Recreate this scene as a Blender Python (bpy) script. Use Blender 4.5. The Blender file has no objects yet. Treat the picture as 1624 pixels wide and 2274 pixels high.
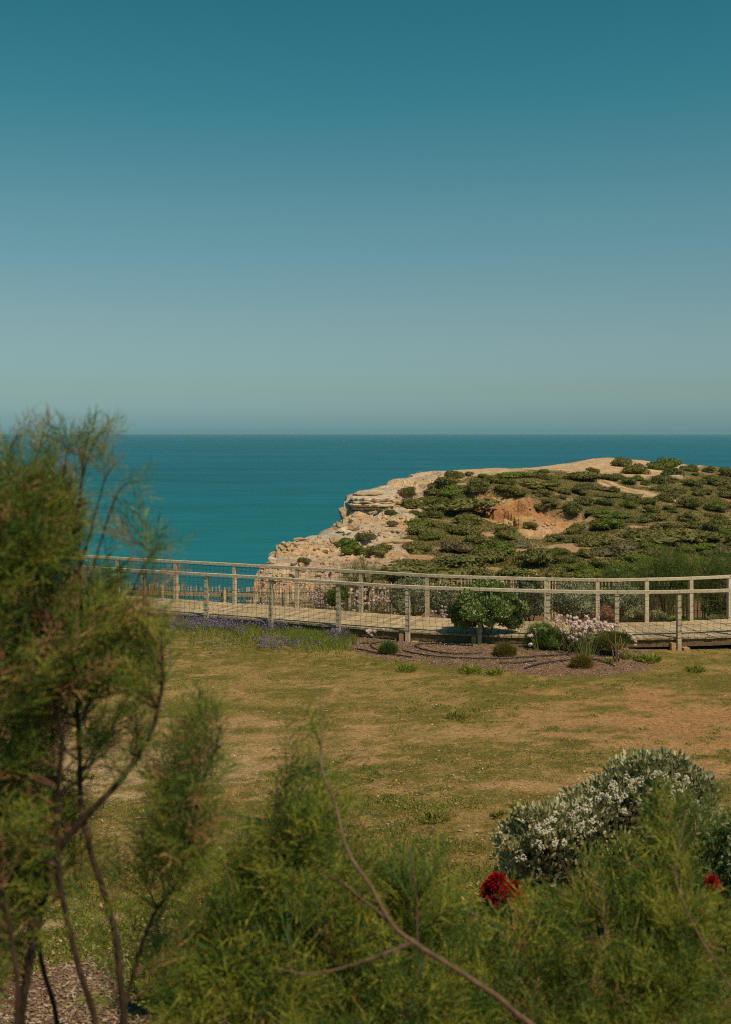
import bpy, bmesh, math
import numpy as np
from mathutils import Vector, noise as mnoise

rng = np.random.default_rng(11)
SC = bpy.context.scene
COL = SC.collection
CAMZ = 4.55
F = 2527.0            # focal length in units of the measured photograph (1624 wide)
HV = 960.0            # horizon row
PI = math.pi

def W(u, v, d):
    """world point seen at column u, row v (photo measured at 1624x2274) at distance d"""
    return np.array([(u - 812.0) / F * d, d, CAMZ - (v - HV) / F * d])

def Wx(u, d):
    return (u - 812.0) / F * d

# ------------------------------------------------------------------ tagging
def tag(o, label=None, cat=None, group=None, kind=None):
    if label: o['label'] = label
    if cat: o['category'] = cat
    if group: o['group'] = group
    if kind: o['kind'] = kind
    return o

def empty(name, loc, label, cat, group=None):
    o = bpy.data.objects.new(name, None)
    COL.objects.link(o)
    o.location = tuple(loc)
    o.empty_display_size = 0.2
    return tag(o, label, cat, group)

# ------------------------------------------------------------------ noise
def _hash(ix, iy, seed):
    h = (ix.astype(np.int64) * 374761393 + iy.astype(np.int64) * 668265263 + seed * 1442695041) & 0x7fffffff
    h = (h ^ (h >> 13)) * 1274126177 & 0x7fffffff
    h = h ^ (h >> 16)
    return (h & 0xffff) / 65535.0

def vnoise(x, y, seed=0):
    x = np.asarray(x, float); y = np.asarray(y, float)
    ix = np.floor(x); iy = np.floor(y)
    fx = x - ix; fy = y - iy
    fx = fx * fx * fx * (fx * (fx * 6 - 15) + 10); fy = fy * fy * fy * (fy * (fy * 6 - 15) + 10)
    a = _hash(ix, iy, seed); b = _hash(ix + 1, iy, seed)
    c = _hash(ix, iy + 1, seed); d = _hash(ix + 1, iy + 1, seed)
    return (a * (1 - fx) + b * fx) * (1 - fy) + (c * (1 - fx) + d * fx) * fy

def fbm(x, y, oct=4, seed=0):
    s = 0; a = 0.5; t = 0
    for k in range(oct):
        s = s + a * vnoise(x, y, seed + k * 17); t += a
        c, sn = 0.8, 0.6
        x, y = (x * c - y * sn) * 2.03, (x * sn + y * c) * 2.03
        a *= 0.5
    return s / t

def sstep(a, b, x):
    t = np.clip((np.asarray(x, float) - a) / (b - a), 0, 1)
    return t * t * (3 - 2 * t)

def inpoly(x, y, poly):
    x = np.asarray(x, float); y = np.asarray(y, float)
    r = np.zeros(x.shape, bool)
    n = len(poly)
    for i in range(n):
        x0, y0 = poly[i]; x1, y1 = poly[(i + 1) % n]
        c = (y0 > y) != (y1 > y)
        with np.errstate(divide='ignore', invalid='ignore'):
            xi = (x1 - x0) * (y - y0) / (y1 - y0 if y1 != y0 else 1e-9) + x0
        r ^= c & (x < xi)
    return r

def segdist(x, y, pts, closed=False):
    x = np.asarray(x, float); y = np.asarray(y, float)
    best = np.full(x.shape, 1e9)
    n = len(pts)
    for i in range(n if closed else n - 1):
        x0, y0 = pts[i]; x1, y1 = pts[(i + 1) % n]
        dx, dy = x1 - x0, y1 - y0
        t = np.clip(((x - x0) * dx + (y - y0) * dy) / (dx * dx + dy * dy + 1e-12), 0, 1)
        best = np.minimum(best, np.hypot(x - x0 - t * dx, y - y0 - t * dy))
    return best

# ------------------------------------------------------------------ mesh building
def nrm(a):
    return a / (np.linalg.norm(a, axis=-1, keepdims=True) + 1e-12)

def rdir(n):
    return nrm(rng.normal(size=(n, 3)))

class MB:
    def __init__(self):
        self.V = []; self.T = []; self.Q = []; self.n = 0
    def add(self, V, Fa, m=0):
        V = np.asarray(V, float).reshape(-1, 3); Fa = np.asarray(Fa, np.int64)
        (self.T if Fa.shape[1] == 3 else self.Q).append((Fa + self.n, m))
        self.V.append(V); self.n += len(V)
        return self
    def addm(self, V, faces, m=0):
        b = self.n
        self.V.append(np.asarray(V, float)); self.n += len(V)
        for Fa in faces:
            Fa = np.asarray(Fa, np.int64)
            (self.T if Fa.shape[1] == 3 else self.Q).append((Fa + b, m))
    def build(self, name, mats, parent=None, smooth=False, mesh_only=False):
        me = bpy.data.meshes.new(name)
        V = np.concatenate(self.V) if self.V else np.zeros((0, 3))
        org = np.zeros(3)
        if parent is not None and parent.type == 'EMPTY':
            org = np.array(parent.location)
        V = V - org
        me.vertices.add(len(V)); me.vertices.foreach_set('co', V.astype(np.float32).ravel())
        lv = []; lt = []; mi = []
        for L, k in ((self.T, 3), (self.Q, 4)):
            for Fa, m in L:
                lv.append(Fa.ravel()); lt.append(np.full(len(Fa), k, np.int32)); mi.append(np.full(len(Fa), m, np.int32))
        lv = np.concatenate(lv).astype(np.int32); lt = np.concatenate(lt); mi = np.concatenate(mi)
        me.loops.add(len(lv)); me.loops.foreach_set('vertex_index', lv)
        me.polygons.add(len(lt))
        ls = np.concatenate([[0], np.cumsum(lt)[:-1]]).astype(np.int32)
        me.polygons.foreach_set('loop_start', ls)
        me.polygons.foreach_set('loop_total', lt)
        for mt in (mats if isinstance(mats, (list, tuple)) else [mats]): me.materials.append(mt)
        me.polygons.foreach_set('material_index', mi)
        me.polygons.foreach_set('use_smooth', np.full(len(lt), bool(smooth)))
        me.update(calc_edges=True)
        me.validate()
        if mesh_only: return me
        o = bpy.data.objects.new(name, me)
        COL.objects.link(o)
        if parent is not None: o.parent = parent
        return o

def tube(mb, P, R, k=6, m=0, cap=True):
    P = np.asarray(P, float); n = len(P)
    R = np.broadcast_to(np.asarray(R, float), (n,))
    T = nrm(np.gradient(P, axis=0))
    ref = np.array([0.31, 0.17, 0.93]) if abs(T[:, 2]).mean() < 0.8 else np.array([1, 0.1, 0.05])
    A = nrm(np.cross(T, ref)); B = np.cross(T, A)
    a = np.arange(k) / k * 2 * PI
    V = P[:, None] + R[:, None, None] * (np.cos(a)[None, :, None] * A[:, None] + np.sin(a)[None, :, None] * B[:, None])
    i = np.arange(n - 1)[:, None] * k; j = np.arange(k)[None]
    jn = (j + 1) % k
    Q = np.stack([i + j, i + jn, i + k + jn, i + k + j], -1).reshape(-1, 4)
    V = V.reshape(-1, 3)
    if cap:
        V = np.concatenate([V, P[:1], P[-1:]])
        c0 = n * k; c1 = c0 + 1
        jj = np.arange(k); jjn = (jj + 1) % k
        T3 = np.concatenate([np.stack([np.full(k, c0), jjn, jj], -1),
                             np.stack([np.full(k, c1), (n - 1) * k + jj, (n - 1) * k + jjn], -1)])
        mb.addm(V, [Q, T3], m)
    else:
        mb.add(V, Q, m)

def box(mb, c, s, ax=(1, 0), m=0, taper=0.0):
    """box centred at c, sizes s, its first axis along ax in plan"""
    ax = np.array([ax[0], ax[1], 0.0]); ax /= np.linalg.norm(ax)
    ay = np.array([-ax[1], ax[0], 0]); az = np.array([0, 0, 1.0])
    V = []
    for z in (-.5, .5):
        t = 1 - taper * (z + .5)
        for x, y in ((-.5, -.5), (.5, -.5), (.5, .5), (-.5, .5)):
            V.append(np.array(c) + ax * x * s[0] * t + ay * y * s[1] * t + az * z * s[2])
    mb.add(np.array(V), [[3, 2, 1, 0], [4, 5, 6, 7], [0, 1, 5, 4], [1, 2, 6, 5], [2, 3, 7, 6], [3, 0, 4, 7]], m)

def needles(mb, P, D, L, Wd, m=0):
    n = len(P); S = nrm(np.cross(D, rdir(n)))
    L = np.broadcast_to(L, (n,))[:, None]; Wd = np.broadcast_to(Wd, (n,))[:, None]
    V = np.stack([P - S * Wd / 2, P + S * Wd / 2, P + D * L], 1).reshape(-1, 3)
    mb.add(V, np.arange(3 * n).reshape(-1, 3), m)

def leaves(mb, P, D, N, L, Wd, m=0, fold=0.25):
    """six-point leaves folded along the midrib"""
    n = len(P); S = nrm(np.cross(D, N)); N2 = np.cross(S, D)
    L = np.broadcast_to(L, (n,))[:, None]; Wd = np.broadcast_to(Wd, (n,))[:, None]
    up = N2 * Wd * fold
    V = np.stack([P, P + D * L * .35 + S * Wd * .5 + up, P + D * L * .75 + S * Wd * .42 + up, P + D * L,
                  P + D * L * .75 - S * Wd * .42 + up, P + D * L * .35 - S * Wd * .5 + up], 1).reshape(-1, 3)
    b = np.arange(n)[:, None] * 6
    Q = np.concatenate([b + np.array([[0, 1, 2, 3]]), b + np.array([[0, 3, 4, 5]])])
    mb.add(V, Q, m)

def cards(mb, P, D, N, L, Wd, m=0):
    n = len(P); S = nrm(np.cross(D, N))
    L = np.broadcast_to(L, (n,))[:, None]; Wd = np.broadcast_to(Wd, (n,))[:, None]
    V = np.stack([P, P + D * L * .5 + S * Wd * .5, P + D * L, P + D * L * .5 - S * Wd * .5], 1).reshape(-1, 3)
    mb.add(V, np.arange(4 * n).reshape(-1, 4), m)

def catmull(P, n):
    P = np.asarray(P, float)
    Pe = np.vstack([2 * P[0] - P[1], P, 2 * P[-1] - P[-2]])
    out = []
    ts = np.linspace(0, len(P) - 1 - 1e-9, n)
    for t in ts:
        i = int(t); f = t - i
        p0, p1, p2, p3 = Pe[i], Pe[i + 1], Pe[i + 2], Pe[i + 3]
        out.append(.5 * (2 * p1 + (p2 - p0) * f + (2 * p0 - 5 * p1 + 4 * p2 - p3) * f * f + (3 * p1 - p0 - 3 * p2 + p3) * f ** 3))
    return np.array(out)

def sweep(mb, P, w, h, m=0):
    """rectangular bar w wide, h high whose top centre line is P"""
    P = np.asarray(P, float); n = len(P)
    T = np.gradient(P, axis=0); T[:, 2] = 0; T = nrm(T)
    S = np.stack([-T[:, 1], T[:, 0], np.zeros(n)], 1)
    Z = np.array([0, 0, 1.0])
    V = np.stack([P - S * w / 2 - Z * h, P + S * w / 2 - Z * h, P + S * w / 2, P - S * w / 2], 1).reshape(-1, 3)
    Q = []
    for i in range(n - 1):
        for j in range(4):
            Q.append([i * 4 + j, i * 4 + (j + 1) % 4, i * 4 + 4 + (j + 1) % 4, i * 4 + 4 + j])
    Q += [[3, 2, 1, 0], [4 * n - 4, 4 * n - 3, 4 * n - 2, 4 * n - 1]]
    mb.add(V, np.array(Q)[:, ::-1], m)

def ico(sub=2):
    bm = bmesh.new(); bmesh.ops.create_icosphere(bm, subdivisions=sub, radius=1)
    V = np.array([v.co[:] for v in bm.verts]); Fa = np.array([[v.index for v in f.verts] for f in bm.faces])
    bm.free(); return V, Fa
ICO1, ICO2, ICO3, ICO4 = ico(1), ico(2), ico(3), ico(4)

def n3(V, s, seed):
    return np.array([mnoise.fractal(Vector(p) * s + Vector((seed * 3.7, seed * 1.3, -seed)), 1.0, 2.0, 4) for p in V])

def rock(mb, c, s, seed, rot=0, rough=0.35, strata=0.0, base=ICO3, m=0):
    V, Fa = base
    V = V.copy()
    p = np.array([5, 5, 4.0])
    V = V / (np.sum(np.abs(V) ** 4, axis=1, keepdims=True) ** .25) * .9      # boxier
    d = n3(V, 1.1, seed)
    V = V * (1 + rough * d[:, None])
    rk = np.random.default_rng(seed + 900)
    for _ in range(11):
        nn = nrm(rk.normal(size=3)); hh = rk.uniform(.52, .80)
        V = V - np.maximum(0, V @ nn - hh)[:, None] * nn
    if strata:
        V[:, :2] *= (1 + strata * np.sign(np.sin(V[:, 2:3] * 7 + seed)) * (.5 + .5 * vnoise(V[:, 0:1] * 3 + 9, V[:, 1:2] * 3 + 9, seed)))
    cr, sr = math.cos(rot), math.sin(rot)
    V = V * np.array(s)
    V = np.stack([V[:, 0] * cr - V[:, 1] * sr, V[:, 0] * sr + V[:, 1] * cr, V[:, 2]], 1) + np.array(c)
    mb.add(V, Fa, m)

# ------------------------------------------------------------------ materials
def newmat(name):
    m = bpy.data.materials.new(name); m.use_nodes = True
    nt = m.node_tree; nt.nodes.clear()
    out = nt.nodes.new('ShaderNodeOutputMaterial')
    return m, nt, out

def N(nt, t, **kw):
    n = nt.nodes.new(t)
    for k, v in kw.items():
        if k in n.inputs: n.inputs[k].default_value = v
        else: setattr(n, k, v)
    return n

def ramp(nt, stops):
    r = nt.nodes.new('ShaderNodeValToRGB')
    e = r.color_ramp.elements
    while len(e) < len(stops): e.new(0.5)
    for x, (p, c) in zip(e, stops):
        x.position = p; x.color = (*c, 1)
    return r

def leafmat(name, ca, cb, cc=None, transl=0.3, rough=0.6, nscale=2.0, spec=0.25):
    """leaf colours varying leaf by leaf and clump by clump"""
    m, nt, out = newmat(name)
    L = nt.links.new
    g = N(nt, 'ShaderNodeNewGeometry'); tc = N(nt, 'ShaderNodeTexCoord'); oi = N(nt, 'ShaderNodeObjectInfo')
    nz = N(nt, 'ShaderNodeTexNoise', Scale=nscale, Detail=3.0)
    L(tc.outputs['Object'], nz.inputs['Vector'])
    a = N(nt, 'ShaderNodeMath', operation='MULTIPLY_ADD'); a.inputs[1].default_value = .55
    L(g.outputs['Random Per Island'], a.inputs[0])
    b = N(nt, 'ShaderNodeMath', operation='MULTIPLY_ADD'); b.inputs[1].default_value = 1.5; b.inputs[2].default_value = -.62
    L(nz.outputs['Fac'], b.inputs[0]); L(b.outputs[0], a.inputs[2])
    c = N(nt, 'ShaderNodeMath', operation='MULTIPLY_ADD'); c.inputs[1].default_value = .3
    L(oi.outputs['Random'], c.inputs[0]); L(a.outputs[0], c.inputs[2])
    r = ramp(nt, [(0.0, ca), (0.6, cb), (1.0, cc or cb)])
    L(c.outputs[0], r.inputs[0])
    p = N(nt, 'ShaderNodeBsdfPrincipled', Roughness=rough); p.inputs['Specular IOR Level'].default_value = spec
    t = N(nt, 'ShaderNodeBsdfTranslucent')
    mx = N(nt, 'ShaderNodeMixShader'); mx.inputs[0].default_value = transl
    L(r.outputs[0], p.inputs['Base Color']); L(r.outputs[0], t.inputs['Color'])
    L(p.outputs[0], mx.inputs[1]); L(t.outputs[0], mx.inputs[2]); L(mx.outputs[0], out.inputs[0])
    return m

def roughmat(name, ca, cb, scale=6.0, rough=0.85, bump=0.3, island=0.0, stretch=(1, 1, 1), spec=0.2, bscale=None, cc=None):
    m, nt, out = newmat(name); L = nt.links.new
    tc = N(nt, 'ShaderNodeTexCoord'); mp = N(nt, 'ShaderNodeMapping'); mp.inputs['Scale'].default_value = stretch
    L(tc.outputs['Object'], mp.inputs[0])
    nz = N(nt, 'ShaderNodeTexNoise', Scale=scale, Detail=6.0, Roughness=.65); L(mp.outputs[0], nz.inputs['Vector'])
    g = N(nt, 'ShaderNodeNewGeometry')
    a = N(nt, 'ShaderNodeMath', operation='MULTIPLY_ADD'); a.inputs[1].default_value = island
    b = N(nt, 'ShaderNodeMath', operation='MULTIPLY_ADD'); b.inputs[1].default_value = 1.8; b.inputs[2].default_value = -.4 - island / 2
    oi = N(nt, 'ShaderNodeObjectInfo'); ob = N(nt, 'ShaderNodeMath', operation='MULTIPLY_ADD'); ob.inputs[1].default_value = .3 if island else 0.0
    L(nz.outputs['Fac'], b.inputs[0]); L(g.outputs['Random Per Island'], a.inputs[0]); L(b.outputs[0], ob.inputs[2]); L(oi.outputs['Random'], ob.inputs[0]); L(ob.outputs[0], a.inputs[2])
    if island: b.inputs[2].default_value -= .15
    r = ramp(nt, [(0.0, ca), (1.0, cb)] if cc is None else [(0.0, ca), (.5, cb), (1.0, cc)])
    L(a.outputs[0], r.inputs[0])
    p = N(nt, 'ShaderNodeBsdfPrincipled', Roughness=rough); p.inputs['Specular IOR Level'].default_value = spec
    L(r.outputs[0], p.inputs['Base Color'])
    if bump:
        nb = N(nt, 'ShaderNodeTexNoise', Scale=bscale or scale * 2.5, Detail=5.0); L(mp.outputs[0], nb.inputs['Vector'])
        bp = N(nt, 'ShaderNodeBump', Strength=bump, Distance=.05); L(nb.outputs['Fac'], bp.inputs['Height']); L(bp.outputs[0], p.inputs['Normal'])
    L(p.outputs[0], out.inputs[0])
    return m

def groundmat(name, fine=(30.0, 7.0), amp=.5, bump=.5, bdist=.03, speck=None):
    """colour from the zone attribute 'Col', broken up by noise"""
    m, nt, out = newmat(name); L = nt.links.new
    at = N(nt, 'ShaderNodeAttribute', attribute_name='Col')
    tc = N(nt, 'ShaderNodeTexCoord')
    n1 = N(nt, 'ShaderNodeTexNoise', Scale=fine[0], Detail=6.0, Roughness=.75); L(tc.outputs['Object'], n1.inputs['Vector'])
    n2 = N(nt, 'ShaderNodeTexNoise', Scale=fine[1], Detail=5.0, Roughness=.6); L(tc.outputs['Object'], n2.inputs['Vector'])
    ad = N(nt, 'ShaderNodeMath', operation='ADD'); L(n1.outputs['Fac'], ad.inputs[0]); L(n2.outputs['Fac'], ad.inputs[1])
    ml = N(nt, 'ShaderNodeMath', operation='MULTIPLY_ADD'); ml.inputs[1].default_value = amp * 2.6; ml.inputs[2].default_value = 1 - amp * 2.6; ml.use_clamp = False
    L(ad.outputs[0], ml.inputs[0])
    mx = N(nt, 'ShaderNodeVectorMath', operation='SCALE'); L(at.outputs['Color'], mx.inputs[0]); L(ml.outputs[0], mx.inputs['Scale'])
    p = N(nt, 'ShaderNodeBsdfPrincipled', Roughness=.95); p.inputs['Specular IOR Level'].default_value = .1
    src = mx.outputs[0]
    if speck:                                            # dark crumbs and cracks, pale flecks
        ns = N(nt, 'ShaderNodeTexNoise', Scale=speck[0], Detail=8.0, Roughness=.8); L(tc.outputs['Object'], ns.inputs['Vector'])
        rk = ramp(nt, [(0.0, (1.35, 1.33, 1.28)), (.40, (1, 1, 1)), (.58, (1, 1, 1)), (.74, speck[1])])
        L(ns.outputs['Fac'], rk.inputs[0])
        mm = N(nt, 'ShaderNodeVectorMath', operation='MULTIPLY'); L(src, mm.inputs[0]); L(rk.outputs[0], mm.inputs[1]); src = mm.outputs[0]
    L(src, p.inputs['Base Color'])
    bp = N(nt, 'ShaderNodeBump', Strength=bump, Distance=bdist); L(ad.outputs[0], bp.inputs['Height']); L(bp.outputs[0], p.inputs['Normal'])
    L(p.outputs[0], out.inputs[0])
    return m

def setcol(o, C):
    a = o.data.color_attributes.new('Col', 'FLOAT_COLOR', 'POINT')
    C4 = np.ones((len(C), 4), np.float32); C4[:, :3] = C
    a.data.foreach_set('color', C4.ravel())

M = {}
M['wood'] = roughmat('weathered_wood', (.33, .262, .175), (.62, .51, .37), 9, .85, .25, island=.35, spec=.15)
M['deckwood'] = roughmat('deck_wood', (.27, .195, .115), (.55, .415, .26), 7, .85, .25, island=.6, spec=.15)
M['darkwood'] = roughmat('beam_wood', (.10, .068, .035), (.20, .14, .075), 8, .9, .3, island=.3)
M['block'] = roughmat('block_wood', (.33, .19, .08), (.48, .30, .14), 10, .9, .3, island=.3)
M['net'] = roughmat('net_cord', (.045, .028, .018), (.09, .058, .036), 20, .8, 0)
M['picket'] = roughmat('picket_wood', (.32, .21, .11), (.62, .47, .29), 12, .9, .2, island=.9)
M['bark'] = roughmat('tamarisk_bark', (.012, .008, .006), (.042, .025, .016), 14, .9, .6, stretch=(1, 1, .25), cc=(.11, .068, .045))
M['bark2'] = roughmat('young_bark', (.05, .026, .018), (.15, .085, .058), 14, .9, .5, stretch=(1, 1, .25), cc=(.27, .175, .125))
M['redtwig'] = roughmat('red_twig', (.07, .026, .016), (.17, .075, .045), 14, .8, .3)
M['tam'] = leafmat('tamarisk_leaf', (.065, .120, .026), (.195, .245, .038), (.34, .31, .056), .34, .6, 2.2)
M['tam2'] = leafmat('tamarisk_leaf_bright', (.105, .150, .026), (.31, .325, .042), (.46, .385, .062), .38, .6, 2.2)
M['tamfar'] = leafmat('tamarisk_leaf_far', (.055, .10, .026), (.14, .19, .036), (.24, .25, .05), .3, .6, 1.2)
M['seed'] = leafmat('dry_seed_head', (.26, .12, .05), (.42, .21, .095), (.58, .35, .18), .25, .8, 4)
M['hs'] = leafmat('maquis_leaf', (.085, .088, .025), (.168, .154, .042), (.245, .21, .062), .15, .7, .5, .2)
M['hsb'] = leafmat('maquis_leaf_bright', (.065, .095, .015), (.125, .150, .022), (.18, .185, .032), .15, .7, .5, .2)
M['hsd'] = leafmat('maquis_leaf_dark', (.062, .074, .022), (.125, .128, .035), (.185, .175, .05), .12, .7, .5, .2)
M['hsg'] = leafmat('maquis_leaf_grey', (.095, .080, .040), (.16, .13, .065), (.22, .18, .095), .12, .8, .5, .2)
M['silver'] = leafmat('silver_leaf', (.12, .14, .07), (.26, .27, .155), (.42, .42, .27), .15, .6, 2.5)
M['silverbig'] = leafmat('grey_green_leaf', (.055, .085, .04), (.14, .17, .09), (.27, .29, .16), .2, .5, 3.0, .35)
M['pito'] = leafmat('glossy_leaf', (.060, .105, .026), (.150, .215, .050), (.28, .32, .10), .22, .42, 3.0, .45)
M['pitotip'] = leafmat('pale_tip', (.30, .32, .16), (.45, .46, .26), (.55, .55, .35), .3, .6, 5)
M['pine'] = leafmat('fine_green', (.035, .085, .016), (.105, .165, .026), (.20, .235, .045), .25, .6, 4)
M['olive'] = leafmat('fine_olive', (.06, .075, .014), (.155, .15, .025), (.25, .20, .045), .28, .6, 5)
M['rust'] = leafmat('fine_rust', (.20, .075, .02), (.30, .13, .035), (.32, .18, .05), .25, .7, 5)
M['salmon'] = leafmat('salmon_leaf', (.26, .12, .07), (.42, .22, .14), (.52, .33, .22), .25, .7, 5)
M['lime'] = leafmat('lime_leaf', (.16, .17, .06), (.34, .33, .15), (.48, .45, .24), .25, .6, 5)
M['weed'] = leafmat('weed_leaf', (.10, .14, .018), (.22, .25, .035), (.34, .32, .06), .3, .6, 5)
M['weed2'] = leafmat('grass_tuft', (.12, .135, .022), (.23, .215, .04), (.34, .28, .08), .3, .6, 5)
M['grass'] = leafmat('grass_blade', (.10, .110, .018), (.235, .185, .042), (.50, .37, .16), .3, .7, .8)
M['violet'] = leafmat('violet_flower', (.11, .09, .14), (.185, .15, .225), (.28, .23, .31), .25, .7, 3)
M['yellow'] = leafmat('yellow_flower', (.6, .36, .02), (.7, .45, .03), None, .2, .6, 5)
M['pink'] = leafmat('pink_flower', (.52, .34, .33), (.75, .55, .53), (.88, .74, .70), .25, .7, 6)
M['heath'] = leafmat('heath_leaf', (.10, .095, .027), (.195, .165, .048), (.29, .23, .085), .15, .8, .35, .15)
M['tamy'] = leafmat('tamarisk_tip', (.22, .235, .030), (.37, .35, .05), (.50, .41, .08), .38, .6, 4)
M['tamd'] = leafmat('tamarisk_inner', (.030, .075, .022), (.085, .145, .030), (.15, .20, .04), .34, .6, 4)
M['pinkdry'] = leafmat('pink_flower_faded', (.42, .24, .16), (.55, .36, .28), (.65, .48, .40), .2, .8, 6)
M['lilac'] = leafmat('lilac_flower', (.34, .22, .31), (.50, .36, .44), (.62, .48, .52), .25, .7, 6)
M['red'] = leafmat('red_stamen', (.20, .004, .008), (.40, .008, .013), (.55, .016, .02), .25, .5, 6)
M['bud'] = leafmat('white_bud', (.42, .37, .27), (.56, .50, .38), (.68, .62, .50), .1, .7, 8)
M['stem'] = roughmat('dry_stem', (.17, .105, .06), (.34, .23, .15), 15, .9, .3)
M['gstem'] = roughmat('green_stem', (.08, .10, .03), (.16, .17, .06), 15, .8, 0)
M['hose'] = roughmat('black_hose', (.012, .012, .012), (.03, .028, .026), 8, .5, 0, spec=.4)
M['chip'] = leafmat('wood_chip', (.13, .075, .05), (.25, .16, .11), (.46, .36, .28), 0.0, .9, 8)
M['litter'] = leafmat('dry_litter', (.22, .14, .075), (.37, .27, .15), (.54, .44, .30), 0.05, .9, 8)
M['white'] = roughmat('white_pot', (.50, .46, .38), (.62, .58, .50), 6, .6, 0)
M['lime_rock'] = roughmat('limestone', (.20, .135, .08), (.50, .38, .255), 1.6, .9, 1.0, bscale=3.0, cc=(.70, .57, .43))
M['tan_rock'] = roughmat('tan_rock', (.20, .125, .07), (.42, .28, .165), 1.5, .9, .8, bscale=3.5, cc=(.55, .40, .25))
M['yellow_rock'] = roughmat('yellow_rock', (.38, .22, .085), (.58, .40, .20), 1.0, .9, .6, bscale=3.0)
SUN_E = 4.2
EXPO = 0.0
def _lin(c):
    c = np.array(c) / 255.0
    return np.where(c <= .04045, c / 12.92, ((c + .055) / 1.055) ** 2.4)
# elevation steps: what the bare sky model shows there, and the hazy teal sky of the place
_steps = [(.0, (154, 153, 140), (104, 146, 149)), (.008, (157, 156, 142), (112, 148, 151)), (.024, (168, 168, 151), (121, 152, 152)), (.076, (183, 190, 177), (132, 161, 157)),
          (.178, (172, 192, 198), (130, 162, 165)), (.378, (140, 167, 193), (95, 146, 157)), (.566, (119, 145, 178), (57, 124, 141)), (.697, (109, 134, 168), (44, 111, 130))]
SKYRAMP = [(p, tuple(float(x) for x in _lin(b) / _lin(a))) for p, a, b in _steps]
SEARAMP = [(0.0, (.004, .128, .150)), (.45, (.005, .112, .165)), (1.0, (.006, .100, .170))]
DENOISE = False
HAZE = 4.0e-5
HAZEC = (.38, .70, .79, 1)
# ================================================================== camera, sun, sky
cam = bpy.data.cameras.new('camera'); camo = bpy.data.objects.new('camera', cam); COL.objects.link(camo)
camo.location = (0, 0, CAMZ); camo.rotation_euler = (PI / 2, 0, 0)
cam.lens = 40.0; cam.sensor_width = 36.0; cam.sensor_fit = 'AUTO'
cam.shift_y = -(1137.0 - HV) / 2274.0
cam.clip_start = .1; cam.clip_end = 200000
cam.dof.use_dof = True; cam.dof.focus_distance = 26.0; cam.dof.aperture_fstop = 2.4
SC.camera = camo

SUNV = Vector((0.45, -0.50, 1.0)).normalized()
sl = bpy.data.lights.new('sun', 'SUN'); sl.energy = SUN_E; sl.angle = math.radians(.55); sl.color = (1, .83, .60)
so = bpy.data.objects.new('sun', sl); COL.objects.link(so)
so.rotation_euler = SUNV.to_track_quat('Z', 'Y').to_euler(); so.location = (20, -20, 40)

w = bpy.data.worlds.new('World'); SC.world = w; w.use_nodes = True
nt = w.node_tree; nt.nodes.clear(); L = nt.links.new
sky = N(nt, 'ShaderNodeTexSky', sky_type='NISHITA', sun_disc=False)
sky.sun_elevation = math.asin(SUNV.z); sky.sun_rotation = math.atan2(SUNV.x, SUNV.y)
sky.air_density = 1.0; sky.dust_density = 1.0; sky.ozone_density = 1.0
tc = N(nt, 'ShaderNodeTexCoord'); sp = N(nt, 'ShaderNodeSeparateXYZ'); L(tc.outputs['Generated'], sp.inputs[0])
rp = ramp(nt, SKYRAMP)
mr = N(nt, 'ShaderNodeMath', operation='MULTIPLY'); mr.inputs[1].default_value = 2.0; L(sp.outputs['Z'], mr.inputs[0]); L(mr.outputs[0], rp.inputs[0])
mu = N(nt, 'ShaderNodeMix', data_type='RGBA', blend_type='MULTIPLY'); mu.inputs[0].default_value = 1
L(sky.outputs[0], mu.inputs[6]); L(rp.outputs[0], mu.inputs[7])
bg = N(nt, 'ShaderNodeBackground', Strength=.1); L(mu.outputs[2], bg.inputs[0])
ow = N(nt, 'ShaderNodeOutputWorld'); L(bg.outputs[0], ow.inputs[0])

SC.view_settings.view_transform = 'Standard'; SC.view_settings.look = 'None'
SC.view_settings.exposure = EXPO; SC.view_settings.gamma = 1
SC.render.engine = 'CYCLES'
SC.cycles.use_denoising = DENOISE
SC.cycles.pixel_filter_type = 'BLACKMAN_HARRIS'; SC.cycles.filter_width = 1.05
SC.cycles.max_bounces = 6; SC.cycles.diffuse_bounces = 3; SC.cycles.glossy_bounces = 2
SC.cycles.transmission_bounces = 4; SC.cycles.transparent_max_bounces = 4

# ================================================================== sea
m, nt, out = newmat('sea_water'); L = nt.links.new
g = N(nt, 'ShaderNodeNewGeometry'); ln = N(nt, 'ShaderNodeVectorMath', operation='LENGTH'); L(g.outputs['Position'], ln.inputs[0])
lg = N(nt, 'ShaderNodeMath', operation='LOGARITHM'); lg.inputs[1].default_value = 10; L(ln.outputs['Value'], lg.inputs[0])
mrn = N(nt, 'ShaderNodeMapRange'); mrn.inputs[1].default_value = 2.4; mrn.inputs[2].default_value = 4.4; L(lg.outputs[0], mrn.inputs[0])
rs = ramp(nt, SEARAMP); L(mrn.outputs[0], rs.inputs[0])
mp = N(nt, 'ShaderNodeMapping'); mp.inputs['Scale'].default_value = (.012, .045, 1); L(g.outputs['Position'], mp.inputs[0])
n1 = N(nt, 'ShaderNodeTexNoise', Scale=1.0, Detail=7.0, Roughness=.6); L(mp.outputs[0], n1.inputs['Vector'])
mp2 = N(nt, 'ShaderNodeMapping'); mp2.inputs['Scale'].default_value = (.0016, .006, 1); L(g.outputs['Position'], mp2.inputs[0])
n2 = N(nt, 'ShaderNodeTexNoise', Scale=1.0, Detail=4.0); L(mp2.outputs[0], n2.inputs['Vector'])
ad = N(nt, 'ShaderNodeMath', operation='ADD'); L(n1.outputs['Fac'], ad.inputs[0]); L(n2.outputs['Fac'], ad.inputs[1])
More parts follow.
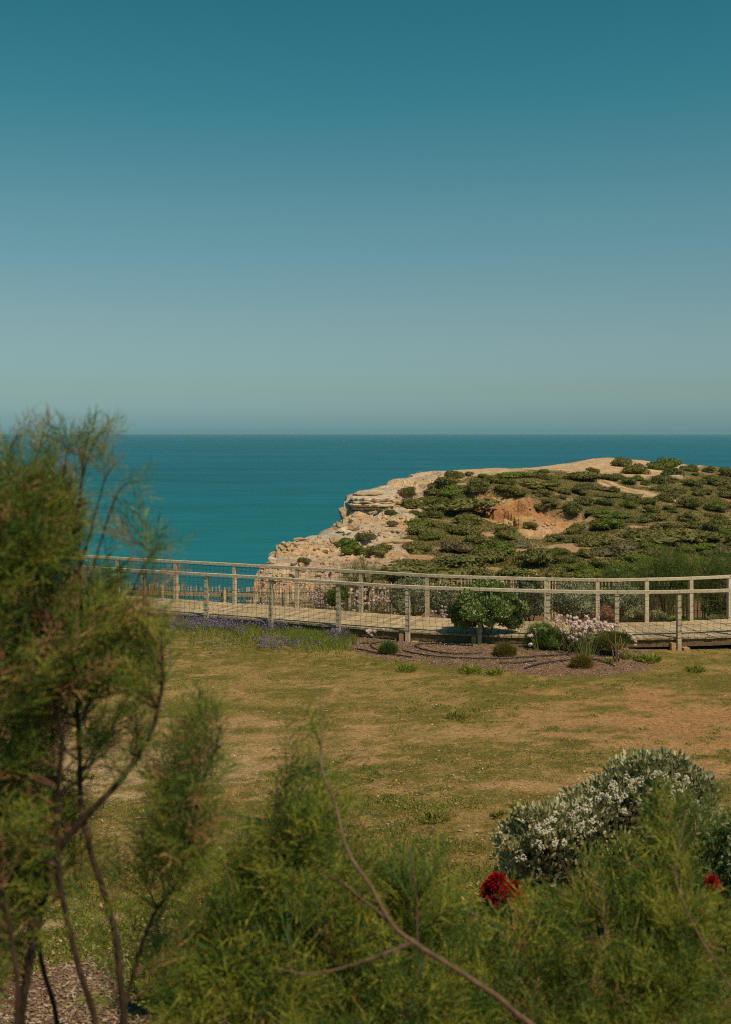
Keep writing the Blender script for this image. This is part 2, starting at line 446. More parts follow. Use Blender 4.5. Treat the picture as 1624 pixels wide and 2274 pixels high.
ma = N(nt, 'ShaderNodeMath', operation='MULTIPLY_ADD'); ma.inputs[1].default_value = 1.0; ma.inputs[2].default_value = 0.0; L(ad.outputs[0], ma.inputs[0])
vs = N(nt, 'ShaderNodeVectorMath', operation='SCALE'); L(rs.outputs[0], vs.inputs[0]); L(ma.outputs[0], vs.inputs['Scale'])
mp3 = N(nt, 'ShaderNodeMapping'); mp3.inputs['Scale'].default_value = (.10, .30, 1); L(g.outputs['Position'], mp3.inputs[0])
n3_ = N(nt, 'ShaderNodeTexNoise', Scale=1.0, Detail=6.0, Roughness=.65); L(mp3.outputs[0], n3_.inputs['Vector'])
bp = N(nt, 'ShaderNodeBump', Strength=.6, Distance=.8); L(n3_.outputs['Fac'], bp.inputs['Height'])
df = N(nt, 'ShaderNodeBsdfDiffuse'); L(vs.outputs[0], df.inputs['Color']); L(bp.outputs[0], df.inputs['Normal'])
gl = N(nt, 'ShaderNodeBsdfGlossy', Roughness=.35); L(bp.outputs[0], gl.inputs['Normal'])
mx = N(nt, 'ShaderNodeMixShader'); mx.inputs[0].default_value = .10
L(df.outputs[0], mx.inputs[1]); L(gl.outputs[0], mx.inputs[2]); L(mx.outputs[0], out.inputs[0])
mb = MB()
ring = [30, 60, 120, 250, 500, 1000, 2500, 6000, 12000, 19000, 26000]
a = np.arange(96) / 96 * 2 * PI
V = np.concatenate([np.stack([r * np.cos(a), r * np.sin(a), np.full(96, -40.0)], 1) for r in ring] + [np.array([[0, 0, -40.0]])])
Q = [[i * 96 + j, i * 96 + (j + 1) % 96, (i + 1) * 96 + (j + 1) % 96, (i + 1) * 96 + j] for i in range(len(ring) - 1) for j in range(96)]
mb.addm(V, [np.array(Q)[:, ::-1], np.array([[len(V) - 1, j, (j + 1) % 96] for j in range(96)])])
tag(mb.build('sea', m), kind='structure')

# air over the water: one closed box round everything, the sky outside it
mh, nt, out = newmat('sea_air')
pv = N(nt, 'ShaderNodeVolumePrincipled', Density=HAZE); pv.inputs['Color'].default_value = HAZEC; pv.inputs['Anisotropy'].default_value = 0.0
nt.links.new(pv.outputs[0], out.inputs['Volume'])
mb = MB(); box(mb, (0, 0, -18.0), (53000, 53000, 51))
if HAZE > 0: tag(mb.build('haze', mh), 'pale sea haze fading the far water to the horizon', 'haze', kind='stuff')

# ================================================================== near ground
def path_curve():
    P = [(-20, 34.5), (-14, 31.5), (-10, 29.55), (-7.03, 28.2), (-5.33, 27.42), (-3.72, 26.72), (-2.17, 26.05), (-.6, 25.3), (.915, 24.62), (2.4, 24.2),
         (3.83, 23.92), (5.24, 23.76), (6.58, 23.86), (7.73, 24.06), (9.5, 24.6), (12, 25.6), (15, 27.2), (20, 30.2)]
    return catmull(np.array([(x, y, .25) for x, y in P]), 600)
NEAR = path_curve()
T_ = np.gradient(NEAR, axis=0); T_[:, 2] = 0; T_ = nrm(T_)
NRM = np.stack([-T_[:, 1], T_[:, 0], np.zeros(len(T_))], 1)
DW = 1.9
BACK = NEAR + NRM * DW
MID = NEAR + NRM * DW / 2

FENCE = catmull(np.array([(-16, 35.2, 0), (-10, 33.4, 0), (-5.6, 32.2, 0), (-2, 31.6, 0), (2, 31.0, 0), (5, 30.4, 0), (8, 29.9, 0), (11, 30.2, 0), (15, 31.5, 0), (20, 34.0, 0)]), 500)

BEDUV = [(745, 1422), (762, 1410), (905, 1412), (1080, 1420), (1200, 1428), (1390, 1432), (1452, 1462), (1440, 1488), (1330, 1501), (1200, 1500), (1000, 1481), (850, 1468), (765, 1448)]
BED = [tuple(W(u, v, CAMZ * F / (v - HV))[:2]) for u, v in BEDUV]

def gz(x, y):
    x = np.asarray(x, float); y = np.asarray(y, float)
    z = (0.03 - .008 * x) * sstep(19, 24, y)
    back = y - np.interp(x, NEAR[:, 0], NEAR[:, 1])
    z = z - (.36 + .04 * sstep(4, -6, x) * 10) * sstep(1.5, 6.5, back)
    z = z + .10 * np.exp(-((x - 2.6) / 2.6) ** 2 - ((y - 23.4) / .9) ** 2)
    z = z + 2.9 * sstep(2.6, -.3, y)
    z = z + .05 * (fbm(x * .35, y * .35, 3, 5) - .5) * sstep(3, 6, y)
    z = z - 6.0 * sstep(0.5, 5.0, back - 6.8 - 1.5 * sstep(4, 8, x))
    return z

xs = np.concatenate([np.arange(-34, -11, .5), np.arange(-11, 13, .11), np.arange(13, 34.1, .5)])
ys = np.concatenate([np.arange(-14, 7, .5), np.arange(7, 30, .11), np.arange(30, 41.1, .4)])
X, Y = np.meshgrid(xs, ys)
Z = gz(X, Y) + (.012 * (fbm(X * 3, Y * 3, 3, 9) - .5))

def dirtmask(x, y):
    """0 = grass, 1 = bare earth"""
    n = fbm(x * .28 + 40, y * .62, 5, 21)
    n2 = fbm(x * 1.3, y * 2.4, 4, 33)
    band = np.exp(-((y - 17.3 - .10 * x) / 2.1) ** 2) * .75 + .35 * np.exp(-((y - 18.6) / 1.3) ** 2) * sstep(2, 6, x) \
        + .5 * np.exp(-((y - 14.8) / 1.6) ** 2 - ((x + 2.6) / 1.6) ** 2) - .28 * np.exp(-((y - 13.2) / 1.5) ** 2) * sstep(-1.5, 1, x) \
        - .25 * np.exp(-((y - 21.5) / 1.4) ** 2) + .30 * np.exp(-((y - 10.0) / 1.6) ** 2 - ((x + 1.5) / 2.2) ** 2)
    n = fbm(x * .22 + 40 + y * .05, y * .95, 5, 21)
    n3_ = fbm(x * 4.2, y * 7.5, 3, 35)
    v = band * .66 + (n - .5) * 1.9 + (n2 - .5) * 1.5 + (n3_ - .5) * 1.1
    return sstep(.24, .66, v)

def groundcol(x, y):
    d = dirtmask(x, y)[..., None]
    n = fbm(x * .9, y * 1.6, 4, 3)[..., None]
    n2 = fbm(x * 3.1, y * 4.5, 3, 8)[..., None]
    n4 = fbm(x * 9, y * 14, 3, 12)[..., None]
    green = np.array([.155, .125, .028]); dry = np.array([.31, .20, .072])
    c = green + (dry - green) * np.clip((n - .38) * 2.6 + (n2 - .5) * 1.9 + (n4 - .5) * 2.0, 0, 1)
    red = np.array([.41, .205, .09]); tan = np.array([.42, .245, .115]); pale = np.array([.48, .34, .20])
    wr = .95 * sstep(.5, 5.0, x + (y - 18) * .8)[..., None]
    e = tan + (red - tan) * wr
    wp = (sstep(-.5, -2.5, x) * sstep(17.5, 14.5, y) * .8)[..., None]
    e = e + (pale - e) * wp
    e = e * (.82 + .36 * n2)
    c = c + (e - c) * d * .80
    return c

C = groundcol(X, Y)
# mulch bed and the brown soil under and behind the walk
def bedmask(x, y):
    px = x + .35 * (fbm(x * 2, y * 2, 3, 71) - .5); py = y + .5 * (fbm(x * 2 + 9, y * 2, 3, 72) - .5)
    i = inpoly(px, py, BED); d = segdist(px, py, BED, True)
    return np.where(i, sstep(-.12, .12, d), sstep(.12, -.12, -d) * 0 + np.where(d < .12, .5 * (1 - d / .12), 0))
BED2C = (W(240, 2170, 9.4)[0], 9.3)
def bed2mask(x, y):
    q = ((x - BED2C[0] - .1) / 1.15) ** 2 + ((y - BED2C[1] + .2) / .75) ** 2
    return sstep(1.2, .6, q + .9 * (fbm(x * 2.2, y * 2.2, 3, 75) - .5))
bmk = np.maximum(bedmask(X, Y), bed2mask(X, Y))[..., None]
mul = np.array([.215, .125, .08]) * (.7 + .6 * fbm(X * 5, Y * 5, 3, 77)[..., None])
C = C + (mul - C) * bmk
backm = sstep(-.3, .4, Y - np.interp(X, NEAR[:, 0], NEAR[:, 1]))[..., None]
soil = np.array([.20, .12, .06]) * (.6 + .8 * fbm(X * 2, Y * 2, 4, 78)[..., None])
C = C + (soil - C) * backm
nx, ny = len(xs), len(ys)
i = (np.arange(ny - 1)[:, None] * nx + np.arange(nx - 1)[None]).ravel()
mb = MB(); mb.add(np.stack([X, Y, Z], -1).reshape(-1, 3), np.stack([i, i + 1, i + nx + 1, i + nx], 1))
M['lawn'] = groundmat('lawn_soil', (55.0, 14.0), .7, .9, .03, (16.0, (.45, .42, .36)))
o = mb.build('lawn_ground', M['lawn'], smooth=True); setcol(o, C.reshape(-1, 3)); tag(o, kind='structure')

# ================================================================== headland
CT = [(770, 1103, 146), (830, 1091, 155), (900, 1077, 160), (1000, 1054, 170), (1050, 1047, 176), (1150, 1044, 186), (1250, 1037, 196), (1380, 1022, 208), (1480, 1030, 214),
      (1624, 1038, 224), (1800, 1045, 232), (2000, 1052, 240),
      (548, 1345, 92), (575, 1262, 98), (612, 1240, 105), (628, 1213, 109), (690, 1195, 118), (738, 1170, 129), (765, 1148, 139),
      (800, 1150, 138), (850, 1140, 139), (900, 1125, 142), (760, 1210, 116), (820, 1180, 124), (800, 1240, 106), (700, 1260, 100), (640, 1300, 93),
      (900, 1180, 124), (930, 1120, 144), (960, 1085, 152), (1000, 1110, 147), (960, 1150, 134), (950, 1210, 114), (900, 1260, 100), (800, 1300, 92),
      (1060, 1090, 147), (1130, 1096, 146), (1200, 1108, 145), (1250, 1128, 143), (1050, 1140, 139), (1100, 1163, 136), (1180, 1166, 136), (1260, 1168, 136), (1310, 1140, 144),
      (1050, 1200, 118), (1200, 1205, 118), (1350, 1210, 118), (1050, 1260, 102), (1200, 1265, 102), (1350, 1265, 102), (1000, 1310, 92), (1250, 1310, 92),
      (1300, 1075, 168), (1420, 1080, 170), (1500, 1105, 160), (1450, 1150, 140), (1600, 1120, 158), (1600, 1200, 122), (1550, 1260, 104), (1700, 1150, 150), (1700, 1260, 108), (1900, 1200, 130), (1900, 1100, 180),
      (1600, 1330, 90), (1900, 1330, 92)]
cp = np.array([W(*c) for c in CT])
ex = np.array([(-8, 66, -10), (0, 70, -10.5), (12, 70, -10.5), (25, 70, -10.), (45, 70, -9), (-4, 50, -6), (6, 52, -6), (18, 52, -5.5), (32, 52, -5), (-4, 40, -2.4), (4, 38, -1.6), (14, 38, -1.4), (30, 38, -1.2), (60, 60, -4), (90, 90, -5), (100, 150, -2)])
cp = np.vstack([cp, ex])
S_ = 40.0
def _tpsk(r2):
    return np.where(r2 > 1e-12, .5 * r2 * np.log(r2 + 1e-12), 0)
A_ = cp[:, :2] / S_
K_ = _tpsk(((A_[:, None] - A_[None]) ** 2).sum(-1)) + np.eye(len(A_)) * .0015
P_ = np.hstack([np.ones((len(A_), 1)), A_])
sys_ = np.block([[K_, P_], [P_.T, np.zeros((3, 3))]])
sol = np.linalg.solve(sys_, np.concatenate([cp[:, 2], np.zeros(3)]))
def tps(x, y):
    q = np.stack([x, y], -1) / S_
    z = sol[-3] + q[..., 0] * sol[-2] + q[..., 1] * sol[-1]
    for k in range(len(A_)):
        z = z + sol[k] * _tpsk(((q - A_[k]) ** 2).sum(-1))
    return z
LAND = [(-60, 38), (-14, 38.2), (-8, 37.6), (-5.2, 40), (-6.4, 60), (-8.7, 80), (-9.6, 92), (-9.2, 98), (-8.4, 105), (-8.0, 108), (-5.6, 118), (-3.8, 128), (-2.6, 138),
        (-2.5, 147), (-.7, 157), (5.9, 168), (13, 179), (25, 191), (34, 201), (47.7, 214), (58, 219), (72, 228), (98, 240), (140, 262), (200, 262), (200, 20), (-60, 20)]

BARE = [[(540, 1350), (560, 1230), (600, 1180), (740, 1080), (980, 1040), (1010, 1056), (975, 1068), (962, 1085), (955, 1112), (938, 1140), (905, 1165), (898, 1205), (905, 1232), (880, 1262), (760, 1290), (700, 1345)]]
SCAR = [(1034, 1100), (1072, 1086), (1150, 1097), (1205, 1104), (1218, 1124), (1286, 1143), (1325, 1132), (1272, 1166), (1200, 1192), (1140, 1177), (1090, 1161), (1040, 1137)]
SAND = [(960, 1000), (1560, 1000), (1565, 1036), (1500, 1044), (1470, 1062), (1425, 1064), (1400, 1058), (1350, 1064), (1300, 1052), (1255, 1047), (1200, 1046), (1100, 1051), (1050, 1058), (1000, 1075), (980, 1070)]
PATCH = [(1245, 1213, 55, 8), (1060, 1266, 60, 7), (1150, 1267, 45, 9), (1372, 1258, 26, 9), (1020, 1232, 34, 6), (920, 1238, 45, 8), (1270, 1172, 45, 6), (1418, 1172, 28, 4), (1150, 1225, 28, 4),
         (1405, 1228, 22, 3), (985, 1215, 22, 5), (1110, 1205, 20, 4), (870, 1260, 50, 8), (1460, 1190, 20, 3), (1320, 1240, 25, 4), (1290, 1218, 22, 4), (1050, 1072, 30, 4), (1410, 1098, 7, 8), (1075, 1185, 25, 5), (1180, 1285, 40, 5)]
TRACK = [(1262, 1046), (1300, 1056), (1345, 1070), (1400, 1085), (1470, 1101), (1512, 1108)]
TRACK2 = [(1258, 1050), (1298, 1060), (1340, 1075), (1396, 1090), (1462, 1104), (1508, 1110), (1575, 1120)]

hx = np.concatenate([np.arange(-24, 62, .30), np.arange(62, 130, 1.2)])
hy = np.concatenate([np.arange(37, 84, 1.0), np.arange(84, 176, .30), np.arange(176, 250, .7)])
HX, HY = np.meshgrid(hx, hy)
def uvof(x, y, z):
    return 812 + x / y * F, HV - (z - CAMZ) / y * F
Z0 = tps(HX, HY)
U0, V0 = uvof(HX, HY, Z0)
jx = 14 * (fbm(HX * .35, HY * .2, 4, 50) - .5); jy = 8 * (fbm(HX * .35 + 30, HY * .2, 4, 51) - .5)
Uj, Vj = U0 + jx, V0 + jy
def soft(poly, w):
    d = segdist(Uj, Vj * 1.0, poly, True); ins = inpoly(Uj, Vj, poly)
    return sstep(-w, w, np.where(ins, d, -d))
mb_cliff = soft(BARE[0], 8.0); m_scar = soft(SCAR, 5.0); m_sand = soft(SAND, 3.0)
m_pat = np.zeros_like(HX)
for (u, v, a, b) in PATCH:
    q = ((Uj - u - (Vj - v) * -1.5) / a) ** 2 + ((Vj - v) / b) ** 2
    m_pat = np.maximum(m_pat, sstep(1.25, .7, q))
def trackd(tr):
    pts = []
    for u, v in tr:
        pts.append((u, v))
    dv = segdist(U0, V0 * 2.2, [(u, v * 2.2) for u, v in pts])
    return dv
m_tr = np.maximum(sstep(6.0, 3.0, trackd(TRACK)), sstep(5.5, 2.6, trackd(TRACK2)))
spots = sstep(.60, .68, fbm(HX * .22, HY * .12, 4, 61)) * .55
bare = np.clip(np.maximum.reduce([mb_cliff, m_scar, m_sand, m_pat, m_tr, spots * .7]), 0, 1)
rid = 1 - np.abs(2 * fbm(HX * .33, HY * .33, 4, 62) - 1); rid2 = 1 - np.abs(2 * fbm(HX * .95, HY * .8, 4, 69) - 1)
Z1 = Z0 + (fbm(HX * .12, HY * .12, 4, 63) - .5) * 1.0 + bare * (rid - .6) * .9 * np.maximum(mb_cliff, m_scar) + (rid2 - .6) * .5 * np.maximum(mb_cliff, m_scar)
# bedding ledges on the bare rock, gullies in the orange scar
led = (Z1 * 1.15 + 1.2 * fbm(HX * .06, HY * .06, 2, 64)); fl = led - np.floor(led)
ZL = (np.floor(led) + sstep(.25, .75, fl) - 1.2 * fbm(HX * .06, HY * .06, 2, 64)) / 1.15
Z1 = Z1 + (ZL - Z1) * .75 * mb_cliff
Z1 = Z1 - m_scar * (1.3 * sstep(.55, .85, 1 - np.abs(2 * fbm(HX * .30 + 5, HY * .16, 3, 65) - 1)) * sstep(0, .6, m_scar)) - .5 * m_scar
# undercut face below the seaward tip
U1, V1 = uvof(HX, HY, Z0)
# edge of the land: sheer drop to the sea
ex_ = 1.6 * (fbm(HX * .25, HY * .25, 4, 66) - .5); ey_ = 2.2 * (fbm(HX * .25 + 50, HY * .25, 4, 67) - .5)
ins = inpoly(HX + ex_, HY + ey_, LAND); dd = segdist(HX + ex_, HY + ey_, LAND[:-3])
out_ = np.where(ins, 0, dd)
stepn = fbm(HX * .4, HY * .4, 3, 68)
drop = np.where(out_ > 0, out_ * 9 + .3, 0) + np.where(ins, .9 * np.exp(-dd / .5) * stepn, 0)
HZ = np.maximum(Z1 - drop, -42)
HZ = np.where((HY > 20) & ~ins & (out_ > 4), np.maximum(Z1 - drop, -42), HZ)
# colour
sandc = np.array([.66, .43, .255]); white = np.array([.62, .52, .40]); orange = np.array([.53, .265, .115]); rust_ = np.array([.42, .18, .08]); yel = np.array([.58, .37, .15]); pinkc = np.array([.56, .36, .26]); brown = np.array([.30, .19, .105])
f1 = fbm(HX * .16, HY * .16, 4, 80)[..., None]; f2 = fbm(HX * .5, HY * .5, 4, 81)[..., None]; f3 = fbm(HX * .08 + 3, HY * .3, 3, 82)[..., None]
rockc = sandc + (white - sandc) * np.clip((f1 - .45) * 4, 0, 1)
tipw = np.exp(-((U0 - 830) / 110) ** 2 - ((V0 - 1112) / 26) ** 2)[..., None]
rockc = rockc + (white * 1.02 - rockc) * np.clip(tipw * 1.3, 0, 1)
rockc = rockc + (pinkc - rockc) * np.clip((f3 - .5) * 4, 0, 1) * .7
rockc = rockc + (orange * 1.1 - rockc) * np.clip((f2 - .60) * 5, 0, 1) * sstep(820, 900, U0)[..., None] * sstep(1120, 1160, V0)[..., None]
rockc = rockc * (.78 + .44 * f2)
fs = fbm(HX * .35, HY * .7, 4, 84)[..., None]
scarc = yel + (orange - yel) * np.clip((fs - .30) * 3.5 + (U0[..., None] - 1130) / 300, 0, 1)
scarc = scarc + (rust_ - scarc) * np.clip((f2 - .52) * 5, 0, 1) * .8
scarc = scarc + (sandc * 1.05 - scarc) * (sstep(1140, 1172, V0) * sstep(1010, 1200, U0) * .6)[..., None]
scarc = scarc * (.8 + .4 * f2)
vegc = np.array([.155, .125, .038]) + (np.array([.26, .19, .075]) - np.array([.155, .125, .038])) * np.clip((f1 - .3) * 2.5, 0, 1)
ms, mc = m_scar[..., None], np.maximum(mb_cliff, 0)[..., None]
barec = sandc * (.75 + .4 * f2)
barec = barec + (np.array([.52, .30, .16]) * (.8 + .4 * f2) - barec) * (np.clip(m_pat + spots, 0, 1)[..., None] * sstep(1130, 1180, V0)[..., None] * .8)
barec = barec + (rockc - barec) * mc; barec = barec + (scarc - barec) * ms
HC = vegc + (barec - vegc) * bare[..., None]
edge = (out_ > 0)[..., None]
strat = (.62 + .5 * vnoise(HX * .05, HZ * 1.3, 88))[..., None]
HC = np.where(edge, (sandc * .8 + .2 * orange) * strat, HC)
nx, ny = len(hx), len(hy)
i = (np.arange(ny - 1)[:, None] * nx + np.arange(nx - 1)[None]).ravel()
mb = MB(); mb.add(np.stack([HX, HY, HZ], -1).reshape(-1, 3), np.stack([i, i + 1, i + nx + 1, i + nx], 1))
M['head'] = groundmat('headland_soil', (3.0, .8), .5, 1.0, .45, (1.3, (.42, .36, .30)))
o = mb.build('headland', M['head'], smooth=False); setcol(o, HC.reshape(-1, 3)); tag(o, kind='structure')

def bil(G, x, y):
    ix = np.clip(np.searchsorted(hx, x) - 1, 0, len(hx) - 2); iy = np.clip(np.searchsorted(hy, y) - 1, 0, len(hy) - 2)
    fx = np.clip((x - hx[ix]) / (hx[ix + 1] - hx[ix]), 0, 1); fy = np.clip((y - hy[iy]) / (hy[iy + 1] - hy[iy]), 0, 1)
    return (G[iy, ix] * (1 - fx) + G[iy, ix + 1] * fx) * (1 - fy) + (G[iy + 1, ix] * (1 - fx) + G[iy + 1, ix + 1] * fx) * fy
def hit(u, v, d0=62.0):
    """first point of the headland met by the sight line"""
    u = np.atleast_1d(np.asarray(u, float)); v = np.atleast_1d(np.asarray(v, float))
    res = np.full((len(u), 3), np.nan); done = np.zeros(len(u), bool)
    for y in np.arange(d0, 240, .4):
        x = (u - 812) / F * y; zr = CAMZ - (v - HV) / F * y
        z = bil(HZ, x, np.full(len(u), y))
        h = (z >= zr) & ~done
        res[h] = np.stack([x[h], np.full(h.sum(), y), z[h]], 1); done |= h
    return res
# ================================================================== boardwalk, railings, picket fence
cum = np.concatenate([[0], np.cumsum(np.linalg.norm(np.diff(MID[:, :2], axis=0), axis=1))])
def along(C, s):
    s = np.atleast_1d(s)
    return np.stack([np.interp(s, cum, C[:, k]) for k in range(3)], -1)
def s_at_u(C, u):
    uu = 812 + C[:, 0] / C[:, 1] * F
    return np.interp(u, uu, cum)

bw = empty('boardwalk', (4.0, 24.7, 0), 'curving pale timber boardwalk of crosswise planks raised just above the lawn', 'boardwalk')
mb = MB()
pitch = .150; s = 3.0
while s < cum[-1] - 3:
    a0, a1 = along(NEAR, s - .070)[0], along(NEAR, s + .070)[0]
    b0, b1 = along(BACK, s - .070)[0], along(BACK, s + .070)[0]
    dz = rng.normal() * .0022
    ov = rng.normal() * .006
    d = nrm(b0 - a0)
    P = [a0 - d * (.03 + ov), a1 - d * (.03 + ov), b1 + d * .03, b0 + d * .03]
    V = np.array([p + np.array([0, 0, dz - .038]) for p in P] + [p + np.array([0, 0, dz]) for p in P])
    mb.add(V, [[3, 2, 1, 0], [4, 5, 6, 7], [0, 1, 5, 4], [1, 2, 6, 5], [2, 3, 7, 6], [3, 0, 4, 7]])
    s += pitch
mb.build('deck', M['deckwood'], bw)
sl_ = np.arange(20, 580, 4)
for Cc, off in ((NEAR, .03), (BACK, -.03)):
    mb = MB(); P = (Cc + NRM * off)[sl_].copy(); P[:, 2] = .25 - .042
    sweep(mb, P, .05, .15); mb.build('edge_beam', M['darkwood'], bw)

near_u = [-330, -230, -130, -35, 70, 182, 320, 459, 602, 752, 906, 1066, 1217, 1370, 1508, 1645, 1790, 1960]
far_u = [-170, -60, 40, 145, 262, 391, 521, 660, 802, 949, 1085, 1213, 1327, 1436, 1534, 1620, 1710, 1810, 1930]

def railing(name, label, Cc, us, outward, zfoot):
    ss = [float(s_at_u(Cc + NRM * outward, u)) for u in us]
    line = Cc + NRM * outward
    c0 = along(line, ss[len(ss) // 2])[0]; c0[2] = 0
    r = empty(name, c0, label, 'railing')
    for s in ss:
        p = along(line, s)[0]; t = along(line, s + .1)[0] - along(line, s - .1)[0]
        zb = zfoot(p); zt = 1.25 - .058
        w_ = .088 + rng.normal() * .003
        m_ = MB()
        lean = rng.normal(size=2) * .006
        box(m_, (p[0], p[1], (zb + zt) / 2), (w_, w_, zt - zb), (t[0] + lean[0], t[1] + lean[1]))
        m_.build('post', M['wood'], r)
    # handrail: one length of timber from post to post
    for a, b in zip(ss[:-1], ss[1:]):
        m_ = MB()
        P = along(line, np.linspace(a + .003, b - .003, 7)); P[:, 2] = 1.25 + rng.normal() * .003
        sweep(m_, P, .105, .058); m_.build('handrail', M['wood'], r)
    # net
    m_ = MB()
    inner = along(line, np.linspace(ss[0], ss[-1], 1200))
    nn = nrm(np.stack([-(np.gradient(inner[:, 1])), np.gradient(inner[:, 0]), np.zeros(len(inner))], 1))
    inner = inner + nn * (-.052 if outward < 0.0 else .052)
    L_ = ss[-1] - ss[0]; sn = np.linspace(0, L_, 1200)
    cell = .128
    zc = [.275 + cell * k for k in range(8)]
    for k, z in enumerate(zc):
        ph = rng.random() * 10
        zz = z + .018 * (vnoise(sn * 1.3 + ph, sn * 0, k) - .5) * 2 + .006 * np.sin(sn * 2 * PI / cell + ph)
        if k == 7: zz = zz - .02 * np.abs(np.sin(sn * 2.2 + ph))
        P = inner.copy(); P[:, 2] = zz
        tube(m_, P, .0034 if k < 7 else .006, 3, cap=False)
    for q in np.arange(0, L_, cell):
        n_ = 12; z = np.linspace(.265, zc[-1], n_)
        so_ = q + .02 * (vnoise(z * 6, z * 0 + q * 3, 3) - .5) * 2 + .012 * np.sin(z * 2 * PI / cell + q)
        P = np.stack([np.interp(so_, sn, inner[:, 0]), np.interp(so_, sn, inner[:, 1]), z], -1)
        tube(m_, P, .0034, 3, cap=False)
    m_.build('net', M['net'], r)
    return ss

nss = railing('railing', 'near timber railing with black net, posts standing on the lawn in front of the boardwalk', NEAR, near_u, -.075, lambda p: float(gz(p[0], p[1])) - .15)
railing('railing', 'far timber railing with black net, along the sea side edge of the boardwalk', BACK, far_u, .02, lambda p: float(gz(p[0], p[1])) - .15)
for s in nss:
    p = along(NEAR - NRM * .02, s + .14)[0]; t = along(NEAR, s + .1)[0] - along(NEAR, s - .1)[0]
    zg = float(gz(p[0], p[1]))
    mb = MB(); n_ = np.array([-t[1], t[0]]); n_ /= np.linalg.norm(n_)
    zt = .25 - .042 - .155
    box(mb, (p[0] + n_[0] * .85, p[1] + n_[1] * .85, (zt + zg - .12) / 2 + .0), (.13, 2.0, zt - zg + .12), t)
    mb.build('support_block', M['block'], bw)
    if rng.random() < .75:
        mb = MB(); p2 = along(NEAR - NRM * .05, s - .12)[0]
        box(mb, (p2[0], p2[1], zg + .03), (.10, .12, .26), t); mb.build('support_block', M['block'], bw)

# picket fence beyond the walk
cumf = np.concatenate([[0], np.cumsum(np.linalg.norm(np.diff(FENCE[:, :2], axis=0), axis=1))])
def fal(s):
    return np.array([np.interp(s, cumf, FENCE[:, 0]), np.interp(s, cumf, FENCE[:, 1]), 0])
def fz(x, y):
    return float(gz(x, y))
fe = empty('picket_fence', (0, 31.3, -.6), 'fence of thin upright wooden pickets beyond the boardwalk at the cliff edge', 'fence')
s = .5; pk = MB(); last = 0; posts = []
while s < cumf[-1] - .5:
    p = fal(s); t = fal(s + .1) - fal(s - .1)
    zg = -.80 + .42 * sstep(-3, 5, p[0]) - .02
    h = 1.04 + .035 * rng.normal(); w_ = .030 + .022 * rng.random()
    ax = (t[0] + rng.normal() * .03, t[1] + rng.normal() * .03)
    top = np.array([p[0], p[1], zg + h]) + np.array([rng.normal() * .015, 0, 0])
    a = nrm(np.array([ax[0], ax[1], 0])); b = np.array([-a[1], a[0], 0]) * .5
    V = []
    for q, ws in ((np.array([p[0], p[1], zg - .5]), 1.0), (top, .85)):
        for x_, y_ in ((-.5, -.5), (.5, -.5), (.5, .5), (-.5, .5)):
            V.append(q + a * x_ * w_ * ws + b * y_ * w_)
    pk.add(np.array(V), [[3, 2, 1, 0], [4, 5, 6, 7], [0, 1, 5, 4], [1, 2, 6, 5], [2, 3, 7, 6], [3, 0, 4, 7]])
    if s - last > 1.75:
        posts.append(s); last = s
    s += .074 + .022 * rng.random() + (.05 if rng.random() < .06 else 0)
pk.build('pickets', M['picket'], fe)
for s in posts:
    p = fal(s); t = fal(s + .1) - fal(s - .1); n_ = nrm(np.array([-t[1], t[0], 0]))
    zg = -.80 + .42 * sstep(-3, 5, p[0])
    mb = MB(); c = p - n_ * .07
    tube(mb, [[c[0], c[1], zg - .5], [c[0], c[1], zg + .4], [c[0], c[1], zg + .98 + rng.normal() * .02]], [.055, .053, .05], 8)
    mb.build('post', M['picket'], fe)
# pale rail along the left stretch, wires along the rest
mb = MB()
ss = np.array([s for s in np.arange(.6, cumf[-1] - .6, .4)])
P = np.array([fal(s) for s in ss]); n_ = nrm(np.stack([-np.gradient(P[:, 1]), np.gradient(P[:, 0]), np.zeros(len(P))], 1))
lf = P[:, 0] < -3.05
Q_ = P - n_ * .035; Q_[:, 2] = -.80 + .85
sweep(mb, Q_[lf], .03, .10); mb.build('rail', M['deckwood'], fe)
mb = MB()
for h in (.25, .60, .88):
    Q2 = P - n_ * .02; Q2[:, 2] = -.80 + .42 * sstep(-3, 5, P[:, 0]) + h
    tube(mb, Q2, .006, 4, cap=False)
mb.build('wire', M['net'], fe)
# ================================================================== plants: shared builders
def lobes(c, r, n, lr=(.38, .55), zmin=-.35):
    """lobe centres and radii filling an ellipsoid c, r (upper part favoured)"""
    out = []
    r = np.array(r, float)
    k = 0
    while len(out) < n and k < 4000:
        k += 1
        d = rdir(1)[0] * rng.random() ** .4
        if d[2] < zmin: continue
        q = rng.uniform(*lr)
        p = d * (1 - q)
        out.append((np.array(c) + p * r, q * r))
    return out

